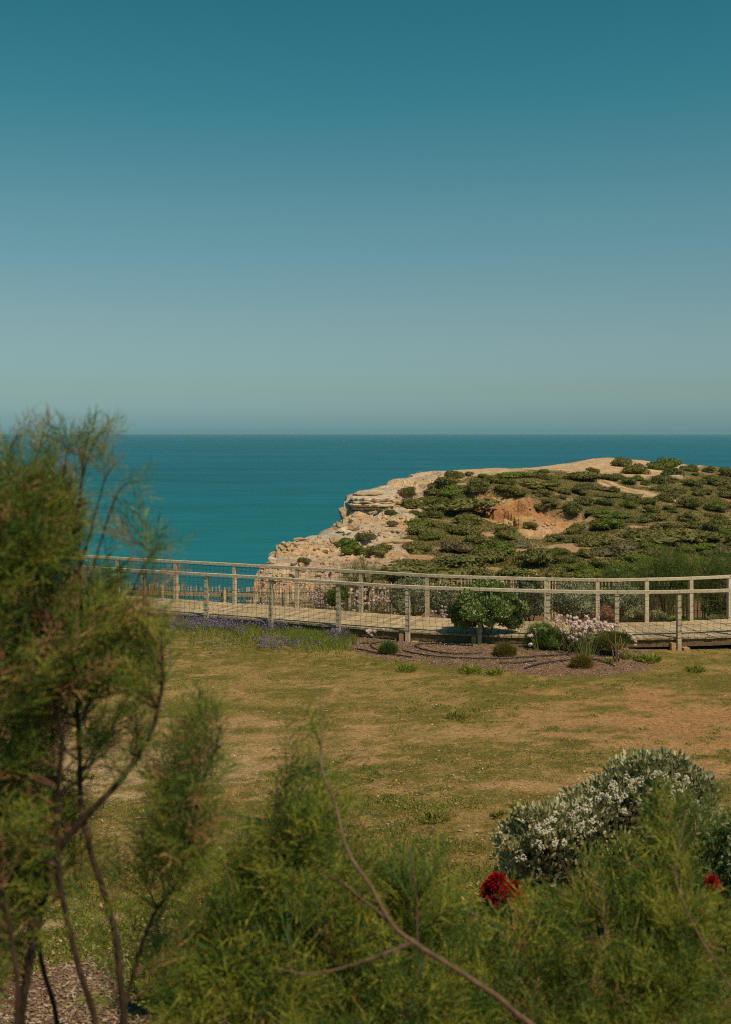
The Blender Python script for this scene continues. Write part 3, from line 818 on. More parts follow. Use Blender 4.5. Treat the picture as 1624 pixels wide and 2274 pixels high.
def leafcloud(mb, lb, n, Ln, Wd, m=0, kind='card', up=.5, jit=.6, shell=(.72, 1.06), zcut=None, m2=None, tipfrac=0.0, nup=.3, flat=0.0):
    wts = np.array([np.prod(q) ** (2 / 3) for _, q in lb]); wts /= wts.sum()
    idx = rng.choice(len(lb), n, p=wts)
    Cc = np.array([c for c, _ in lb])[idx]; Rr = np.array([q for _, q in lb])[idx]
    d = rdir(n); d[:, 2] = np.where(d[:, 2] < -.45, -d[:, 2], d[:, 2])
    P = Cc + d * Rr * rng.uniform(*shell, size=(n, 1))
    if zcut is not None:
        k = P[:, 2] > zcut; P, d = P[k], d[k]; n = len(P)
    D = nrm(d + np.array([0, 0, up]) + rng.normal(size=(n, 3)) * jit)
    Nn = nrm(d * .4 + np.array([0, 0, nup]) + rng.normal(size=(n, 3)) * .7)
    if flat:
        tg = nrm(np.cross(d, rdir(n))); D = nrm(D * (1 - flat) + tg * flat + np.array([0, 0, .25])); Nn = nrm(Nn * (1 - flat) + d * flat)
    L_ = Ln * rng.uniform(.6, 1.3, n); W_ = Wd * rng.uniform(.7, 1.25, n)
    f = dict(card=cards, leaf=leaves).get(kind)
    if kind == 'needle': needles(mb, P, D, L_, W_, m)
    else:
        if m2 is not None and tipfrac > 0:
            t = (rng.random(n) < tipfrac) & (d[:, 2] > .1)
            f(mb, P[~t], D[~t], Nn[~t], L_[~t], W_[~t], m); f(mb, P[t], D[t], Nn[t], L_[t], W_[t], m2)
        else: f(mb, P, D, Nn, L_, W_, m)

def core(mb, lb, m=0, s=.80, base=ICO2):
    V, Fa = base
    for c, q in lb:
        n = 1 + .22 * (vnoise(V[:, 0] * 2.3 + c[0] * 7, V[:, 1] * 2.3 + V[:, 2] * 3 + c[1], 3) - .5)[:, None]
        mb.add(V * q * s * n + c, Fa, m)

def stems(mb, base, tops, r=.012, m=0, k=5):
    base = np.array(base, float)
    for t in tops:
        t = np.array(t); b = base + rng.normal(size=3) * np.array([.03, .03, 0])
        mid = b + (t - b) * .5 + rng.normal(size=3) * .06 * np.linalg.norm(t - b) + np.array([0, 0, .03])
        P = catmull([b, mid, t], 6)
        tube(mb, P, np.linspace(r, r * .35, 6), k, m, cap=False)

def bush(name, label, cat, c, r, mat, nl, n, Ln, Wd, kind='card', group=None, cm=None, lr=(.38, .55), mats=None, wood='stem', **kw):
    """shrub: wooden stems from the ground, leaf mass in lobes"""
    gz_ = float(gz(c[0], c[1])) if c[1] < 36 else c[2] - r[2]
    root = empty(name, (c[0], c[1], gz_), label, cat, group)
    lb = lobes(c, r, nl, lr)
    mb = MB()
    if cm is not False: core(mb, lb, 0, .62 if cm is None else cm)
    leafcloud(mb, lb, n, Ln, Wd, 0, kind, **kw)
    mb.build('foliage', mats or [mat], root)
    mb = MB(); tops = [c_ for c_, _ in lb[:7]]
    stems(mb, (c[0], c[1], gz_ - .03), tops, .018 * max(r[2], .3) / .5)
    mb.build('stem', M[wood], root)
    return root, lb

# ---- feathery plume templates (tamarisk)
def plume_template(nb, seed, needle=7):
    r = np.random.default_rng(seed)
    T3 = []; V = []
    def strip(p, d, l, w, bend):
        s = nrm(np.cross(d, r.normal(size=3)))
        q = p + d * l * .5; d2 = nrm(d + bend); e = q + d2 * l * .5
        b = len(V)
        V.extend([p - s * w / 2, p + s * w / 2, q + s * w * .42, q - s * w * .42, e])
        T3.extend([[b, b + 1, b + 2], [b, b + 2, b + 3], [b + 3, b + 2, b + 4]])
        return q, e, d2
    up = np.array([0, 0, 1.0])
    cb = r.normal(size=3) * .12; cb[2] = 0
    def stem(s): return up * s + cb * s * s
    for k in range(3):
        a, b_ = stem(k / 3), stem((k + 1) / 3); d = nrm(b_ - a); strip(a, d, np.linalg.norm(b_ - a), .012, cb * 0)
    az = r.random() * 6
    for k in range(nb):
        s = .04 + .94 * k / nb; az += 2.4 + r.normal() * .3
        o = np.array([math.cos(az), math.sin(az), 0]); tilt = .45 + .40 * r.random()
        d = nrm(up + o * tilt)
        l = (.58 - .30 * s) * (.7 + .6 * r.random())
        p = stem(s); q, e, d2 = strip(p, d, l, .012, up * .25)
        for j in range(needle):
            t = .10 + .92 * j / needle; pp = p + (e - p) * t
            o2 = nrm(np.cross(d, r.normal(size=3))); dd = nrm(d2 + o2 * .55)
            s2 = nrm(np.cross(dd, r.normal(size=3))); ll = .062 * (1.2 - .5 * t) * (.7 + .6 * r.random()); ww = .013
            b = len(V); V.extend([pp - s2 * ww / 2, pp + s2 * ww / 2, pp + dd * ll]); T3.append([b, b + 1, b + 2])
    return np.array(V), np.array(T3)
PLUMES = [plume_template(10, 100 + k, 12) for k in range(10)]
PLUMES_LO = [plume_template(8, 200 + k, 5) for k in range(6)]

def add_plumes(mb, P, D, S, m, tpl=PLUMES, fat=1.0):
    """P base, D direction, S length of each plume; m material index array"""
    n = len(P)
    D = nrm(D); A = nrm(np.cross(D, rdir(n))); B = np.cross(D, A)
    R = np.stack([A, B, D], -1)            # columns
    ti = rng.integers(0, len(tpl), n)
    for k, (TV, TF) in enumerate(tpl):
        for mm in np.unique(m):
            sel = np.where((ti == k) & (m == mm))[0]
            if len(sel) == 0: continue
            TVf = TV * np.array([fat, fat, 1])
            V = np.einsum('nij,vj->nvi', R[sel], TVf) * S[sel][:, None, None] + P[sel][:, None]
            Fa = (TF[None] + (np.arange(len(sel)) * len(TV))[:, None, None]).reshape(-1, 3)
            mb.add(V.reshape(-1, 3), Fa, int(mm))

def dense(P, step=.22):
    out = [np.array(P[0], float)]
    for q in P[1:]:
        q = np.array(q, float); k = int(np.linalg.norm(q - out[-1]) / step); p = out[-1]
        for i in range(1, k + 1): out.append(p + (q - p) * i / (k + 1))
        out.append(q)
    return out

def tamarisk(name, label, base, mains, env, mats, seedfrac=.02, plen=(.16, .34), pps=6, tpl=PLUMES, droop=0.0, twig='redtwig', low=.25, fat=1.0, bark='bark'):
    """mains: list of (points in world, r0, r1); env: list of (centre, radii, number of shoots)"""
    root = empty(name, base, label, 'tree')
    SP = []; ST = []; SR = []
    tb = MB()
    for P, r0, r1, *lo_ in mains:
        lw = lo_[0] if lo_ else low
        P = dense(P); P = catmull(P, 5 * len(P)); n = len(P)
        P[1:-1] += rng.normal(size=(n - 2, 3)) * r1 * .25
        R = np.linspace(r0, r1, n) * (1 + .10 * (vnoise(np.arange(n) * .9, np.arange(n) * 0, int(abs(P[0, 0]) * 100) % 97) - .5))
        tube(tb, P, R, 8)
        T = nrm(np.gradient(P, axis=0))
        k = min(n - 1, int(n * lw))
        SP.append(P[k:]); ST.append(T[k:]); SR.append(R[k:])
    tb.build('trunk', M[bark], root)
    SP = np.concatenate(SP); ST = np.concatenate(ST); SR = np.concatenate(SR)
    sh = MB(); fo = MB()
    PP, DD, SS, MM = [], [], [], []
    for P, r0, r1, *lo_ in mains:
        if r0 <= .006:                                   # thin wands carry plumes of their own
            P = catmull(P, 26); T = nrm(np.gradient(P, axis=0))
            for i in range(9, 26, 2):
                PP.append(P[i]); DD.append(T[i] * .8 + np.array([.25, 0, .2]) + rng.normal(size=3) * .45); SS.append(rng.uniform(.06, .13)); MM.append(1 if rng.random() < .18 else (2 if rng.random() < .3 else 0))
    for (c, r, n) in env:
        for _ in range(n):
            tone = rng.random()
            d = rdir(1)[0] * rng.random() ** .38
            t = np.array(c) + d * np.array(r)
            dv = t - SP; dist = np.linalg.norm(dv, axis=1)
            cost = dist + 1.1 * np.maximum(0, .25 * dist - dv[:, 2]) + rng.random(len(dist)) * .10
            j = int(np.argmin(cost)); p = SP[j]; l = dist[j]
            if l < .05: continue
            ctrl = p + (t - p) * .5 + ST[j] * l * .12 + np.array([0, 0, -.10 * l]) + rng.normal(size=3) * .04 * l
            s = np.linspace(0, 1, 8)[:, None]
            Bz = (1 - s) ** 2 * p + 2 * s * (1 - s) * ctrl + s * s * t
            r0 = min(SR[j] * .7, .0035 + .010 * l)
            tube(sh, Bz, np.linspace(r0, .0014, 8), 5, cap=False)
            Tn = nrm(np.gradient(Bz, axis=0))
            if l > .3:
                SP = np.concatenate([SP, Bz[2:6]]); ST = np.concatenate([ST, Tn[2:6]]); SR = np.concatenate([SR, np.linspace(r0, .002, 8)[2:6]])
            kk = max(3, int(pps * min(1.6, .5 + l)))
            q = rng.uniform(.30, 1.0, kk); q[0] = 1.0
            for x in q:
                f = x * 7; i0 = min(int(f), 6); g_ = f - i0
                pos = Bz[i0] * (1 - g_) + Bz[i0 + 1] * g_; tt = Tn[i0]
                dirn = tt * .9 + np.array([0, 0, .55 - droop]) + rng.normal(size=3) * .42
                if x == 1.0: dirn = tt + np.array([0, 0, .25 - droop])
                PP.append(pos); DD.append(dirn); SS.append(rng.uniform(*plen) * (1.15 - .35 * x)); 
                q_ = rng.random()
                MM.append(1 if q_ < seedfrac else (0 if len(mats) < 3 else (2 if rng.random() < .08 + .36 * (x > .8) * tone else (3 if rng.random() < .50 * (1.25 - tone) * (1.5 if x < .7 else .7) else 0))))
    add_plumes(fo, np.array(PP), np.array(DD), np.array(SS), np.array(MM), tpl, fat)
    sh.build('shoots', M[twig], root)
    fo.build('foliage', mats, root)
    return root
# ================================================================== shrubs and rocks of the headland
def shrub_mesh(name, mat, seed, nl, n, L_, Wd, flat=1.0):
    global rng
    keep = rng; rng = np.random.default_rng(seed)
    lb = lobes((0, 0, .30 * flat), (1, 1, .62 * flat), nl, (.32, .50), zmin=-.25)
    mb = MB(); core(mb, lb, 0, .84, ICO2)
    leafcloud(mb, lb, n, L_, Wd, 0, 'card', up=.5, jit=.7, shell=(.84, 1.08), zcut=-.18, flat=.6)
    me = mb.build(name, [mat], mesh_only=True)
    rng = keep
    return me
HSM = {'olive': [shrub_mesh('foliage', M['hs'], 300 + k, 9 + k % 3, 1700, .12, .08) for k in range(5)],
       'bright': [shrub_mesh('foliage', M['hsb'], 320 + k, 10, 1700, .11, .075) for k in range(3)],
       'dark': [shrub_mesh('foliage', M['hsd'], 340 + k, 9, 1700, .12, .08) for k in range(4)],
       'grey': [shrub_mesh('foliage', M['hsg'], 360 + k, 8, 1300, .13, .05) for k in range(2)]}
placed = []
def hshrub(u, v, wpx, kind, label, group=None, h=.8):
    p = hit(u, v)[0]
    if np.isnan(p[0]): return None
    rr = wpx / F * p[1] / 2
    me = HSM[kind][int(rng.integers(len(HSM[kind])))]
    o = bpy.data.objects.new('shrub', me); COL.objects.link(o)
    o.location = tuple(p - np.array([0, 0, .08 * rr]))
    o.scale = (rr, rr * rng.uniform(.8, 1.15), rr * h)
    o.rotation_euler = (rng.normal() * .05, rng.normal() * .05, rng.random() * 6.28)
    placed.append((u, v, wpx))
    tag(o, label, 'shrub', group)
    return o
NAMED = [
 (905, 1100, 50, 'dark', 'small dark rounded shrub on the pale flat top of the cliff tip'),
 (915, 1130, 72, 'olive', 'low spreading shrub on the pale rock just below the cliff tip top'),
 (868, 1144, 38, 'dark', 'small round shrub close under the white cliff tip'),
 (843, 1137, 26, 'olive', 'tiny shrub clinging to the foot of the white cliff tip'),
 (872, 1170, 46, 'grey', 'greyish dry shrub on the bare slope below the cliff tip'),
 (814, 1199, 62, 'olive', 'low dark olive shrub above a brown ledge on the bare slope'),
 (768, 1220, 76, 'bright', 'leaning shrub left of the rock ledge near the sea edge'),
 (788, 1234, 82, 'bright', 'brighter green mound of a shrub below the rock ledge'),
 (848, 1234, 76, 'olive', 'isolated dome shaped shrub on the sand of the lower bare slope'),
 (678, 1257, 42, 'olive', 'small lone shrub on sand just above the railing near the sea'),
 (905, 1215, 30, 'grey', 'little dry shrub right of the isolated dome shrub'),
 (1006, 1104, 84, 'bright', 'large bright green spreading shrub on the upper bare slope'),
 (966, 1150, 52, 'dark', 'dark shrub at the edge of the scrub left of the orange scar'),
 (1025, 1117, 62, 'dark', 'shrub at the upper left corner of the orange scar'),
 (1043, 1058, 36, 'grey', 'brownish small shrub on the skyline at the top of the bare slope'),
 (1012, 1062, 66, 'olive', 'flat shrub just under the skyline near the sandy crest'),
 (1062, 1094, 84, 'dark', 'dark shrub hanging over the upper left rim of the orange scar'),
 (1143, 1104, 60, 'dark', 'dark round shrub on the middle of the orange scar rim'),
 (1275, 1139, 78, 'dark', 'dark shrub over the right end of the orange scar'),
 (1195, 1136, 46, 'olive', 'shrub growing inside the orange scar'),
 (1117, 1187, 70, 'olive', 'shrub at the foot of the orange scar'),
 (1176, 1176, 42, 'olive', 'small shrub on pale earth under the orange scar'),
 (1530, 1046, 50, 'dark', 'tall dark round shrub standing on the skyline'),
 (1478, 1044, 84, 'bright', 'broad low shrub on the skyline beside the sandy top'),
 (1575, 1049, 46, 'dark', 'small dark shrub on the skyline right of the tall round one'),
 (1382, 1035, 60, 'olive', 'low shrub on the sandy hilltop'),
 (1412, 1052, 66, 'olive', 'flat shrub on the white patch of the hilltop'),
 (1465, 1076, 62, 'dark', 'dark pointed shrub below the white hilltop patch'),
 (1496, 1060, 70, 'dark', 'pair like dark shrub right of the white hilltop patch'),
 (1315, 1051, 40, 'olive', 'shrub at the start of the track on the crest'),
 (1528, 1118, 56, 'dark', 'dark round shrub standing on the end of the track'),
 (1583, 1178, 80, 'dark', 'large dark rounded shrub on the open slope at the far right'),
 (1365, 1093, 40, 'dark', 'small dark round shrub just below the track'),
 (1405, 1118, 52, 'olive', 'rounded shrub below the forked end of the track'),
]
for a in NAMED: hshrub(*a)
lbl = {
 ('olive', 'up'): ('olive green low shrub on the slope above and beside the orange scar', 'olive shrubs above the orange scar'),
 ('bright', 'up'): ('bright green low shrub on the slope above and beside the orange scar', 'bright shrubs above the orange scar'),
 ('dark', 'up'): ('dark green rounded shrub on the slope above and beside the orange scar', 'dark shrubs above the orange scar'),
 ('grey', 'up'): ('greyish dry shrub on the slope above and beside the orange scar', 'dry shrubs above the orange scar'),
 ('olive', 'low'): ('olive green shrub in the dense scrub below the orange scar', 'olive shrubs below the orange scar'),
 ('bright', 'low'): ('bright green shrub in the dense scrub below the orange scar', 'bright shrubs below the orange scar'),
 ('dark', 'low'): ('dark green shrub in the dense scrub below the orange scar', 'dark shrubs below the orange scar'),
 ('grey', 'low'): ('greyish dry shrub in the dense scrub below the orange scar', 'dry shrubs below the orange scar'),
 ('olive', 'right'): ('olive green shrub scattered on the open grassy slope right of the track', 'olive shrubs right of the track'),
 ('bright', 'right'): ('bright green shrub scattered on the open grassy slope right of the track', 'bright shrubs right of the track'),
 ('dark', 'right'): ('dark green shrub scattered on the open grassy slope right of the track', 'dark shrubs right of the track'),
 ('grey', 'right'): ('greyish dry shrub scattered on the open grassy slope right of the track', 'dry shrubs right of the track')}
def barepix(u, v):
    if inpoly(np.array([u]), np.array([v]), BARE[0])[0] or any(inpoly(np.array([u]), np.array([v - k]), SCAR)[0] for k in (2, 9, 16, 23)) or inpoly(np.array([u]), np.array([v]), SAND)[0]: return True
    for (a, b, c, d) in PATCH:
        if ((u - a) / (c * .9)) ** 2 + ((v - 3 - b) / (d + 3)) ** 2 < 1: return True
    if min(segdist(np.array([u]), np.array([v]), TRACK)[0], segdist(np.array([u]), np.array([v]), TRACK2)[0]) < 5: return True
    return False
cnt = 0; tries = 0
while cnt < 262 and tries < 6000:
    tries += 1
    u = rng.uniform(860, 1660); v = rng.uniform(1044, 1318)
    if barepix(u, v): continue
    sky_v = np.interp(u, [900, 1000, 1150, 1250, 1380, 1480, 1624], [1077, 1056, 1046, 1039, 1028, 1036, 1042])
    if v < sky_v + 4: continue
    openr = u > 1420 + (v - 1060) * -.2 and v < 1170
    if openr and rng.random() < .72: continue
    scale = np.interp(v, [1040, 1150, 1310], [46, 66, 92])
    wpx = scale * rng.uniform(.7, 1.95) * (.7 if openr else 1)
    if any(abs(u - a) < .30 * (wpx + c) and abs(v - b) < .085 * (wpx + c) for a, b, c in placed): continue
    flatmat = (not openr) and rng.random() < .22
    if flatmat: wpx *= 1.9
    k = rng.choice(['olive', 'bright', 'dark', 'grey'], p=[.60, .18, .14, .08])
    zone = 'right' if openr else ('up' if v < 1150 else 'low')
    if flatmat and k == 'grey': k = 'olive'
    o = hshrub(u, v, wpx, k, *lbl[(k, zone)], h=rng.uniform(.26, .40) if flatmat else rng.uniform(.48, .85))
    if o: cnt += 1
# low heath between the shrubs: one mass
mb = MB()
u = rng.uniform(860, 1680, 120000); v = rng.uniform(1036, 1330, 120000)
H_ = hit(u, v); ok = ~np.isnan(H_[:, 0])
bm_ = np.ones(len(u)); bm_[ok] = bil(np.maximum(bare, 0), H_[ok, 0], H_[ok, 1])
ok &= rng.random(len(u)) > bm_ * 1.25
P = H_[ok]; n = len(P)
D = nrm(np.array([0, 0, .9]) + rng.normal(size=(n, 3)) * .55)
cards(mb, P - np.array([0, 0, .05]), D, rdir(n), rng.uniform(.10, .26, n), rng.uniform(.07, .16, n), 0)
tag(mb.build('heath', [M['heath']]), 'low olive heath covering the headland between the shrubs', 'heath', kind='stuff')

# rocks
def hrock(u, v, wpx, hpx, label, mat, seed, dpx=None, strata=.0, rough=.35, sink=.25, rot=0, base=ICO3, name='boulder', group=None):
    p = hit(u, v)[0]
    if np.isnan(p[0]): p = W(u, v, 130)
    k = p[1] / F / 2
    mb = MB()
    rock(mb, (p[0], p[1], p[2] + hpx * k * (1 - sink)), (wpx * k, (dpx or wpx * .8) * k, hpx * k * 1.1), seed, rot, rough, strata, base)
    o = mb.build(name, [M[mat]])
    return tag(o, label, 'rock', group)
def slab(u0, u1, v_top, v_bot, d, depth, label, mat, seed, name='rock_outcrop', ov=.5, nl=None):
    """layered outcrop: uneven beds of rock one on another, each with a broken outline"""
    a, b = W(u0, v_top, d), W(u1, v_bot, d)
    c = (a + b) / 2; sx = (b[0] - a[0]) / 2; hz = a[2] - b[2]
    r = np.random.default_rng(seed)
    nl = nl or max(2, int(round(hz / .42)))
    cuts = np.sort(np.concatenate([[0, 1], (np.arange(1, nl) + r.uniform(-.3, .3, nl - 1)) / nl]))
    mb = MB(); K = 56; th = np.arange(K) / K * 2 * PI
    for q in range(nl):
        z0, z1 = b[2] + hz * cuts[q], b[2] + hz * cuts[q + 1] - .02
        if q == 0: z0 -= 1.2
        s = 1 + ov * r.uniform(-.22, .18) - (.10 if q == nl - 1 else 0)
        e = (np.abs(np.cos(th)) ** 3.2 + np.abs(np.sin(th)) ** 3.2) ** (-1 / 3.2)
        rings = []
        for z, k in ((z0, .95), (z0 + (z1 - z0) * .3, 1.0), (z0 + (z1 - z0) * .8, 1.01), (z1, .93)):
            nz = np.array([mnoise.fractal(Vector((math.cos(t) * 1.7 + seed, math.sin(t) * 1.7 + q * .35, z * .6)), 1, 2, 4) for t in th])
            nz2 = np.array([mnoise.noise(Vector((math.cos(t) * 7 + seed, math.sin(t) * 7, z * 2.0))) for t in th])
            rr = e * k * s * (1 + .26 * nz + .05 * nz2)
            rings.append(np.stack([c[0] + sx * rr * np.cos(th), c[1] + depth * .6 + depth * rr * np.sin(th), z + .06 * nz * hz], 1))
        V = np.concatenate(rings + [rings[-1].mean(0, keepdims=True)])
        Q = [[i * K + j, i * K + (j + 1) % K, (i + 1) * K + (j + 1) % K, (i + 1) * K + j] for i in range(3) for j in range(K)]
        mb.addm(V, [np.array(Q), np.array([[3 * K + j, 3 * K + (j + 1) % K, 4 * K] for j in range(K)])])
    return tag(mb.build(name, [M[mat]]), label, 'rock')
slab(774, 880, 1104, 1147, 140.5, 4.5, 'white layered limestone outcrop forming the vertical seaward tip of the headland', 'lime_rock', 3)
slab(782, 852, 1096, 1106, 144, 3.0, 'thin flat slab lying on top of the white cliff tip', 'tan_rock', 5, 'rock_slab')
slab(860, 932, 1112, 1128, 143, 3.0, 'brown ledge of broken strata right of the white cliff tip', 'tan_rock', 8, 'rock_ledge')
slab(790, 922, 1200, 1214, 114.5, 1.6, 'long reddish brown ledge crossing the lower bare slope', 'tan_rock', 9, 'rock_ledge')
slab(905, 940, 1172, 1186, 124, 1.3, 'yellow orange ledge at the right end of the bare slope', 'yellow_rock', 10, 'rock_ledge')
hrock(786, 1180, 30, 26, 'round brown boulder balanced below the cliff tip, lower of two stacked', 'tan_rock', 11, strata=.06)
hrock(787, 1166, 34, 15, 'flat brown boulder on top of the round one below the cliff tip', 'tan_rock', 12, strata=.08, sink=-.2)
hrock(758, 1184, 26, 14, 'grey angular boulder left of the two stacked boulders', 'lime_rock', 13)
hrock(770, 1188, 26, 12, 'flat pale boulder in front of the two stacked boulders', 'lime_rock', 14)
hrock(752, 1172, 20, 14, 'brown block at the rim left of the stacked boulders', 'tan_rock', 15)
hrock(762, 1152, 22, 24, 'tan block at the foot of the white cliff tip on the sea side', 'tan_rock', 16)
hrock(794, 1156, 40, 18, 'smooth yellow boulder leaning on the front of the white cliff tip', 'yellow_rock', 17, rough=.2)
hrock(745, 1170, 20, 9, 'thin dark slab on the rim below the cliff tip', 'tan_rock', 18)
slab(652, 734, 1199, 1218, 115.5, 1.1, 'long yellow rock with a dark underside near the sea edge', 'yellow_rock', 19, 'boulder', nl=2)
hrock(668, 1202, 40, 10, 'flat grey slab behind the long yellow rock', 'tan_rock', 20)
hrock(745, 1212, 32, 16, 'slanting grey brown block at the right end of the long yellow rock', 'tan_rock', 21)
hrock(724, 1225, 24, 9, 'small flat grey stone on the sand below the long yellow rock', 'lime_rock', 22)
hrock(606, 1236, 24, 15, 'brown stone lying on the sand near the lowest rim', 'tan_rock', 23)
hrock(604, 1252, 26, 18, 'broken grey rock at the lowest rim of the headland', 'lime_rock', 24, strata=.08)
hrock(855, 1180, 18, 9, 'small rock in the middle of the bare slope', 'tan_rock', 25)
hrock(1500, 1066, 40, 12, 'pale stones at the right edge of the white hilltop patch', 'lime_rock', 26)
hrock(1050, 1142, 0 + 16, 8, 'small lump of orange rock at the left of the scar', 'yellow_rock', 27)

# loose stones of the bare slope
u = rng.uniform(545, 1330, 9000); v = rng.uniform(1050, 1340, 9000)
H_ = hit(u, v); ok = ~np.isnan(H_[:, 0]); H_ = H_[ok]
bb = bil(np.maximum(mb_cliff * .55, m_scar * .2), H_[:, 0], H_[:, 1]) * (.35 + .9 * (fbm(H_[:, 0] * .25, H_[:, 1] * .25, 3, 77) > .5))
H_ = H_[rng.random(len(H_)) < bb * .75]
mb = MB(); V1, F1 = ICO1
for p in H_:
    s = .07 + .30 * rng.random() ** 3
    V = V1 * (1 + .35 * rng.normal(size=(len(V1), 1)).clip(-1.5, 1.5) * .5) * np.array([1, rng.uniform(.6, 1.1), rng.uniform(.35, .8)]) * s
    t = rng.random() * 6.28; V = np.stack([V[:, 0] * math.cos(t) - V[:, 1] * math.sin(t), V[:, 0] * math.sin(t) + V[:, 1] * math.cos(t), V[:, 2]], 1)
    mb.add(V + p + np.array([0, 0, s * .15]), F1)
tag(mb.build('rubble', [M['tan_rock']]), 'loose stones scattered over the bare slope and the orange scar', 'stones', kind='stuff')

# tiny boat
bp_ = np.array([(763 - 812) / F * 5600, 5600, -40.0])
bt = empty('boat', bp_, 'tiny white boat far out near the horizon', 'boat')
mb = MB()
hull = []
for x in np.linspace(-1, 1, 9):
    wd = 1.6 * (1 - max(0, x) ** 2.2) + .05
    hull.append([(x * 5.5, -wd, 1.5 + .5 * max(0, x)), (x * 5.5 * .93, -wd * .5, -.4), (x * 5.5 * .93, wd * .5, -.4), (x * 5.5, wd, 1.5 + .5 * max(0, x))])
hv = np.array(hull).reshape(-1, 3) + bp_
Q = [[i * 4 + j, i * 4 + (j + 1) % 4, i * 4 + 4 + (j + 1) % 4, i * 4 + 4 + j] for i in range(8) for j in range(4)] + [[0, 1, 2, 3], [32, 33, 34, 35]]
mb.add(hv, np.array(Q)); mb.build('hull', M['white'], bt)
mb = MB(); box(mb, bp_ + np.array([-.6, 0, 2.5]), (3.6, 2.2, 2.2), taper=.2); mb.build('cabin', M['white'], bt)
# ================================================================== planting round the boardwalk
def G(u, v):
    d = CAMZ * F / (v - HV)
    for _ in range(6):
        x = Wx(u, d); z = float(gz(x, d)); d = (CAMZ - z) * F / (v - HV)
    return np.array([Wx(u, d), d, float(gz(Wx(u, d), d))])
def px(d): return d / F        # metres per measured pixel

def bush_uv(name, label, cat, u0, u1, v0, v1, d, mat, nl, n, L_, Wd, depth=None, **kw):
    rx = (u1 - u0) / 2 * px(d); zt = W(0, v0, d)[2]; zb = W(0, v1, d)[2]
    c = np.array([Wx((u0 + u1) / 2, d), d, (zt + zb) / 2])
    return bush(name, label, cat, c, (rx * 1.12, depth or rx * .85, (zt - zb) / 2 * 1.10), mat, nl, n, L_, Wd, **kw)

# round shrub with a short trunk in the bed
tr = G(1080, 1429)
root = empty('small_tree', tr, 'round glossy green small tree with short forked trunk in the mulch bed', 'tree')
d = tr[1]
lb = lobes(W(1081, 1348, d), (80 * px(d), .70, 52 * px(d)), 13, (.30, .46), zmin=-.75)
lb += [(W(u, v, d + k), np.array([r, r, r * .85])) for u, v, k, r in ((1040, 1336, -.2, .26), (1120, 1332, .1, .27), (1086, 1376, -.3, .24), (1034, 1384, 0, .21), (1136, 1384, .1, .22), (1068, 1312, .1, .22), (1016, 1362, .1, .20), (1150, 1356, 0, .20), (1052, 1364, -.45, .26), (1108, 1360, -.42, .24))]
lb += [(W(1098, 1312, d), np.array([.24, .24, .17])), (W(1033, 1376, d), np.array([.27, .26, .2])), (W(1132, 1372, d), np.array([.24, .24, .2]))]
mb = MB(); core(mb, lb, 0, .74)
leafcloud(mb, lb, 15000, .066, .036, 0, 'leaf', up=.55, jit=.5, shell=(.74, 1.08), m2=1, tipfrac=.035, flat=.45)
mb.build('crown', [M['pito'], M['pitotip']], root)
mb = MB()
for pts, r0 in (([(1084, 1431), (1080, 1412), (1074, 1395), (1062, 1370)], .034), ([(1083, 1428), (1088, 1408), (1094, 1390), (1104, 1365)], .026), ([(1082, 1430), (1066, 1414), (1056, 1402), (1044, 1385)], .018)):
    P = catmull([W(u, v, d + .02 * i) for i, (u, v) in enumerate(pts)], 10); tube(mb, P, np.linspace(r0, r0 * .6, 10), 7)
mb.build('trunk', M['stem'], root)

# fine-leaved plants of the bed
def tuft(name, label, cat, u, v, wpx, hpx, mat, n, L_, Wd, mats=None, seedf=0, group=None, spread=.7):
    p = G(u, v); r = wpx / 2 * px(p[1]); h = hpx * px(p[1])
    root = empty(name, p, label, cat, group)
    mb = MB()
    th = rng.random(n) * 2 * PI; q = np.sqrt(rng.random(n))
    base = np.stack([np.cos(th) * q * r * .8, np.sin(th) * q * r * .8, rng.random(n) * h * .62 * (1 - .6 * q ** 2)], 1) + p
    D = nrm(np.stack([np.cos(th) * q * spread, np.sin(th) * q * spread, np.full(n, .8)], 1) + rng.normal(size=(n, 3)) * .28)
    m = np.where(rng.random(n) < seedf, 1, 0)
    for k in (0, 1):
        s = m == k
        if s.sum(): needles(mb, base[s], D[s], L_ * rng.uniform(.6, 1.25, s.sum()), Wd, k)
    mb.build('foliage', mats or [mat], root)
    return root
tuft('grass_tuft', 'dense dark green needle tuft alone at the left of the mulch bed', 'plant', 863, 1451, 46, 38, M['pine'], 2600, .10, .007)
tuft('small_bush', 'olive green small bush at the foot of the round small tree', 'plant', 1122, 1455, 58, 42, M['olive'], 2400, .10, .008, [M['olive'], M['rust']], .08)
r_, _ = bush_uv('bush', 'dark green fine leaved bush left of the pink flowers in the bed', 'bush', 1155, 1262, 1386, 1452, 23.5, M['pine'], 12, 9000, .075, .008, kind='needle', up=.8, shell=(.6, 1.05), cm=.72)
r_, _ = bush_uv('bush', 'green and rust coloured bush right of the pink flowers in the bed', 'bush', 1310, 1402, 1402, 1455, 23.1, M['olive'], 11, 8000, .085, .008, kind='needle', up=.8, shell=(.6, 1.05), mats=[M['olive'], M['rust']], cm=.7)
tuft('small_bush', 'small brownish bush standing in front of the pink flowers, beside the hose', 'plant', 1292, 1482, 58, 44, M['olive'], 2000, .09, .009, [M['olive'], M['rust']], .3)
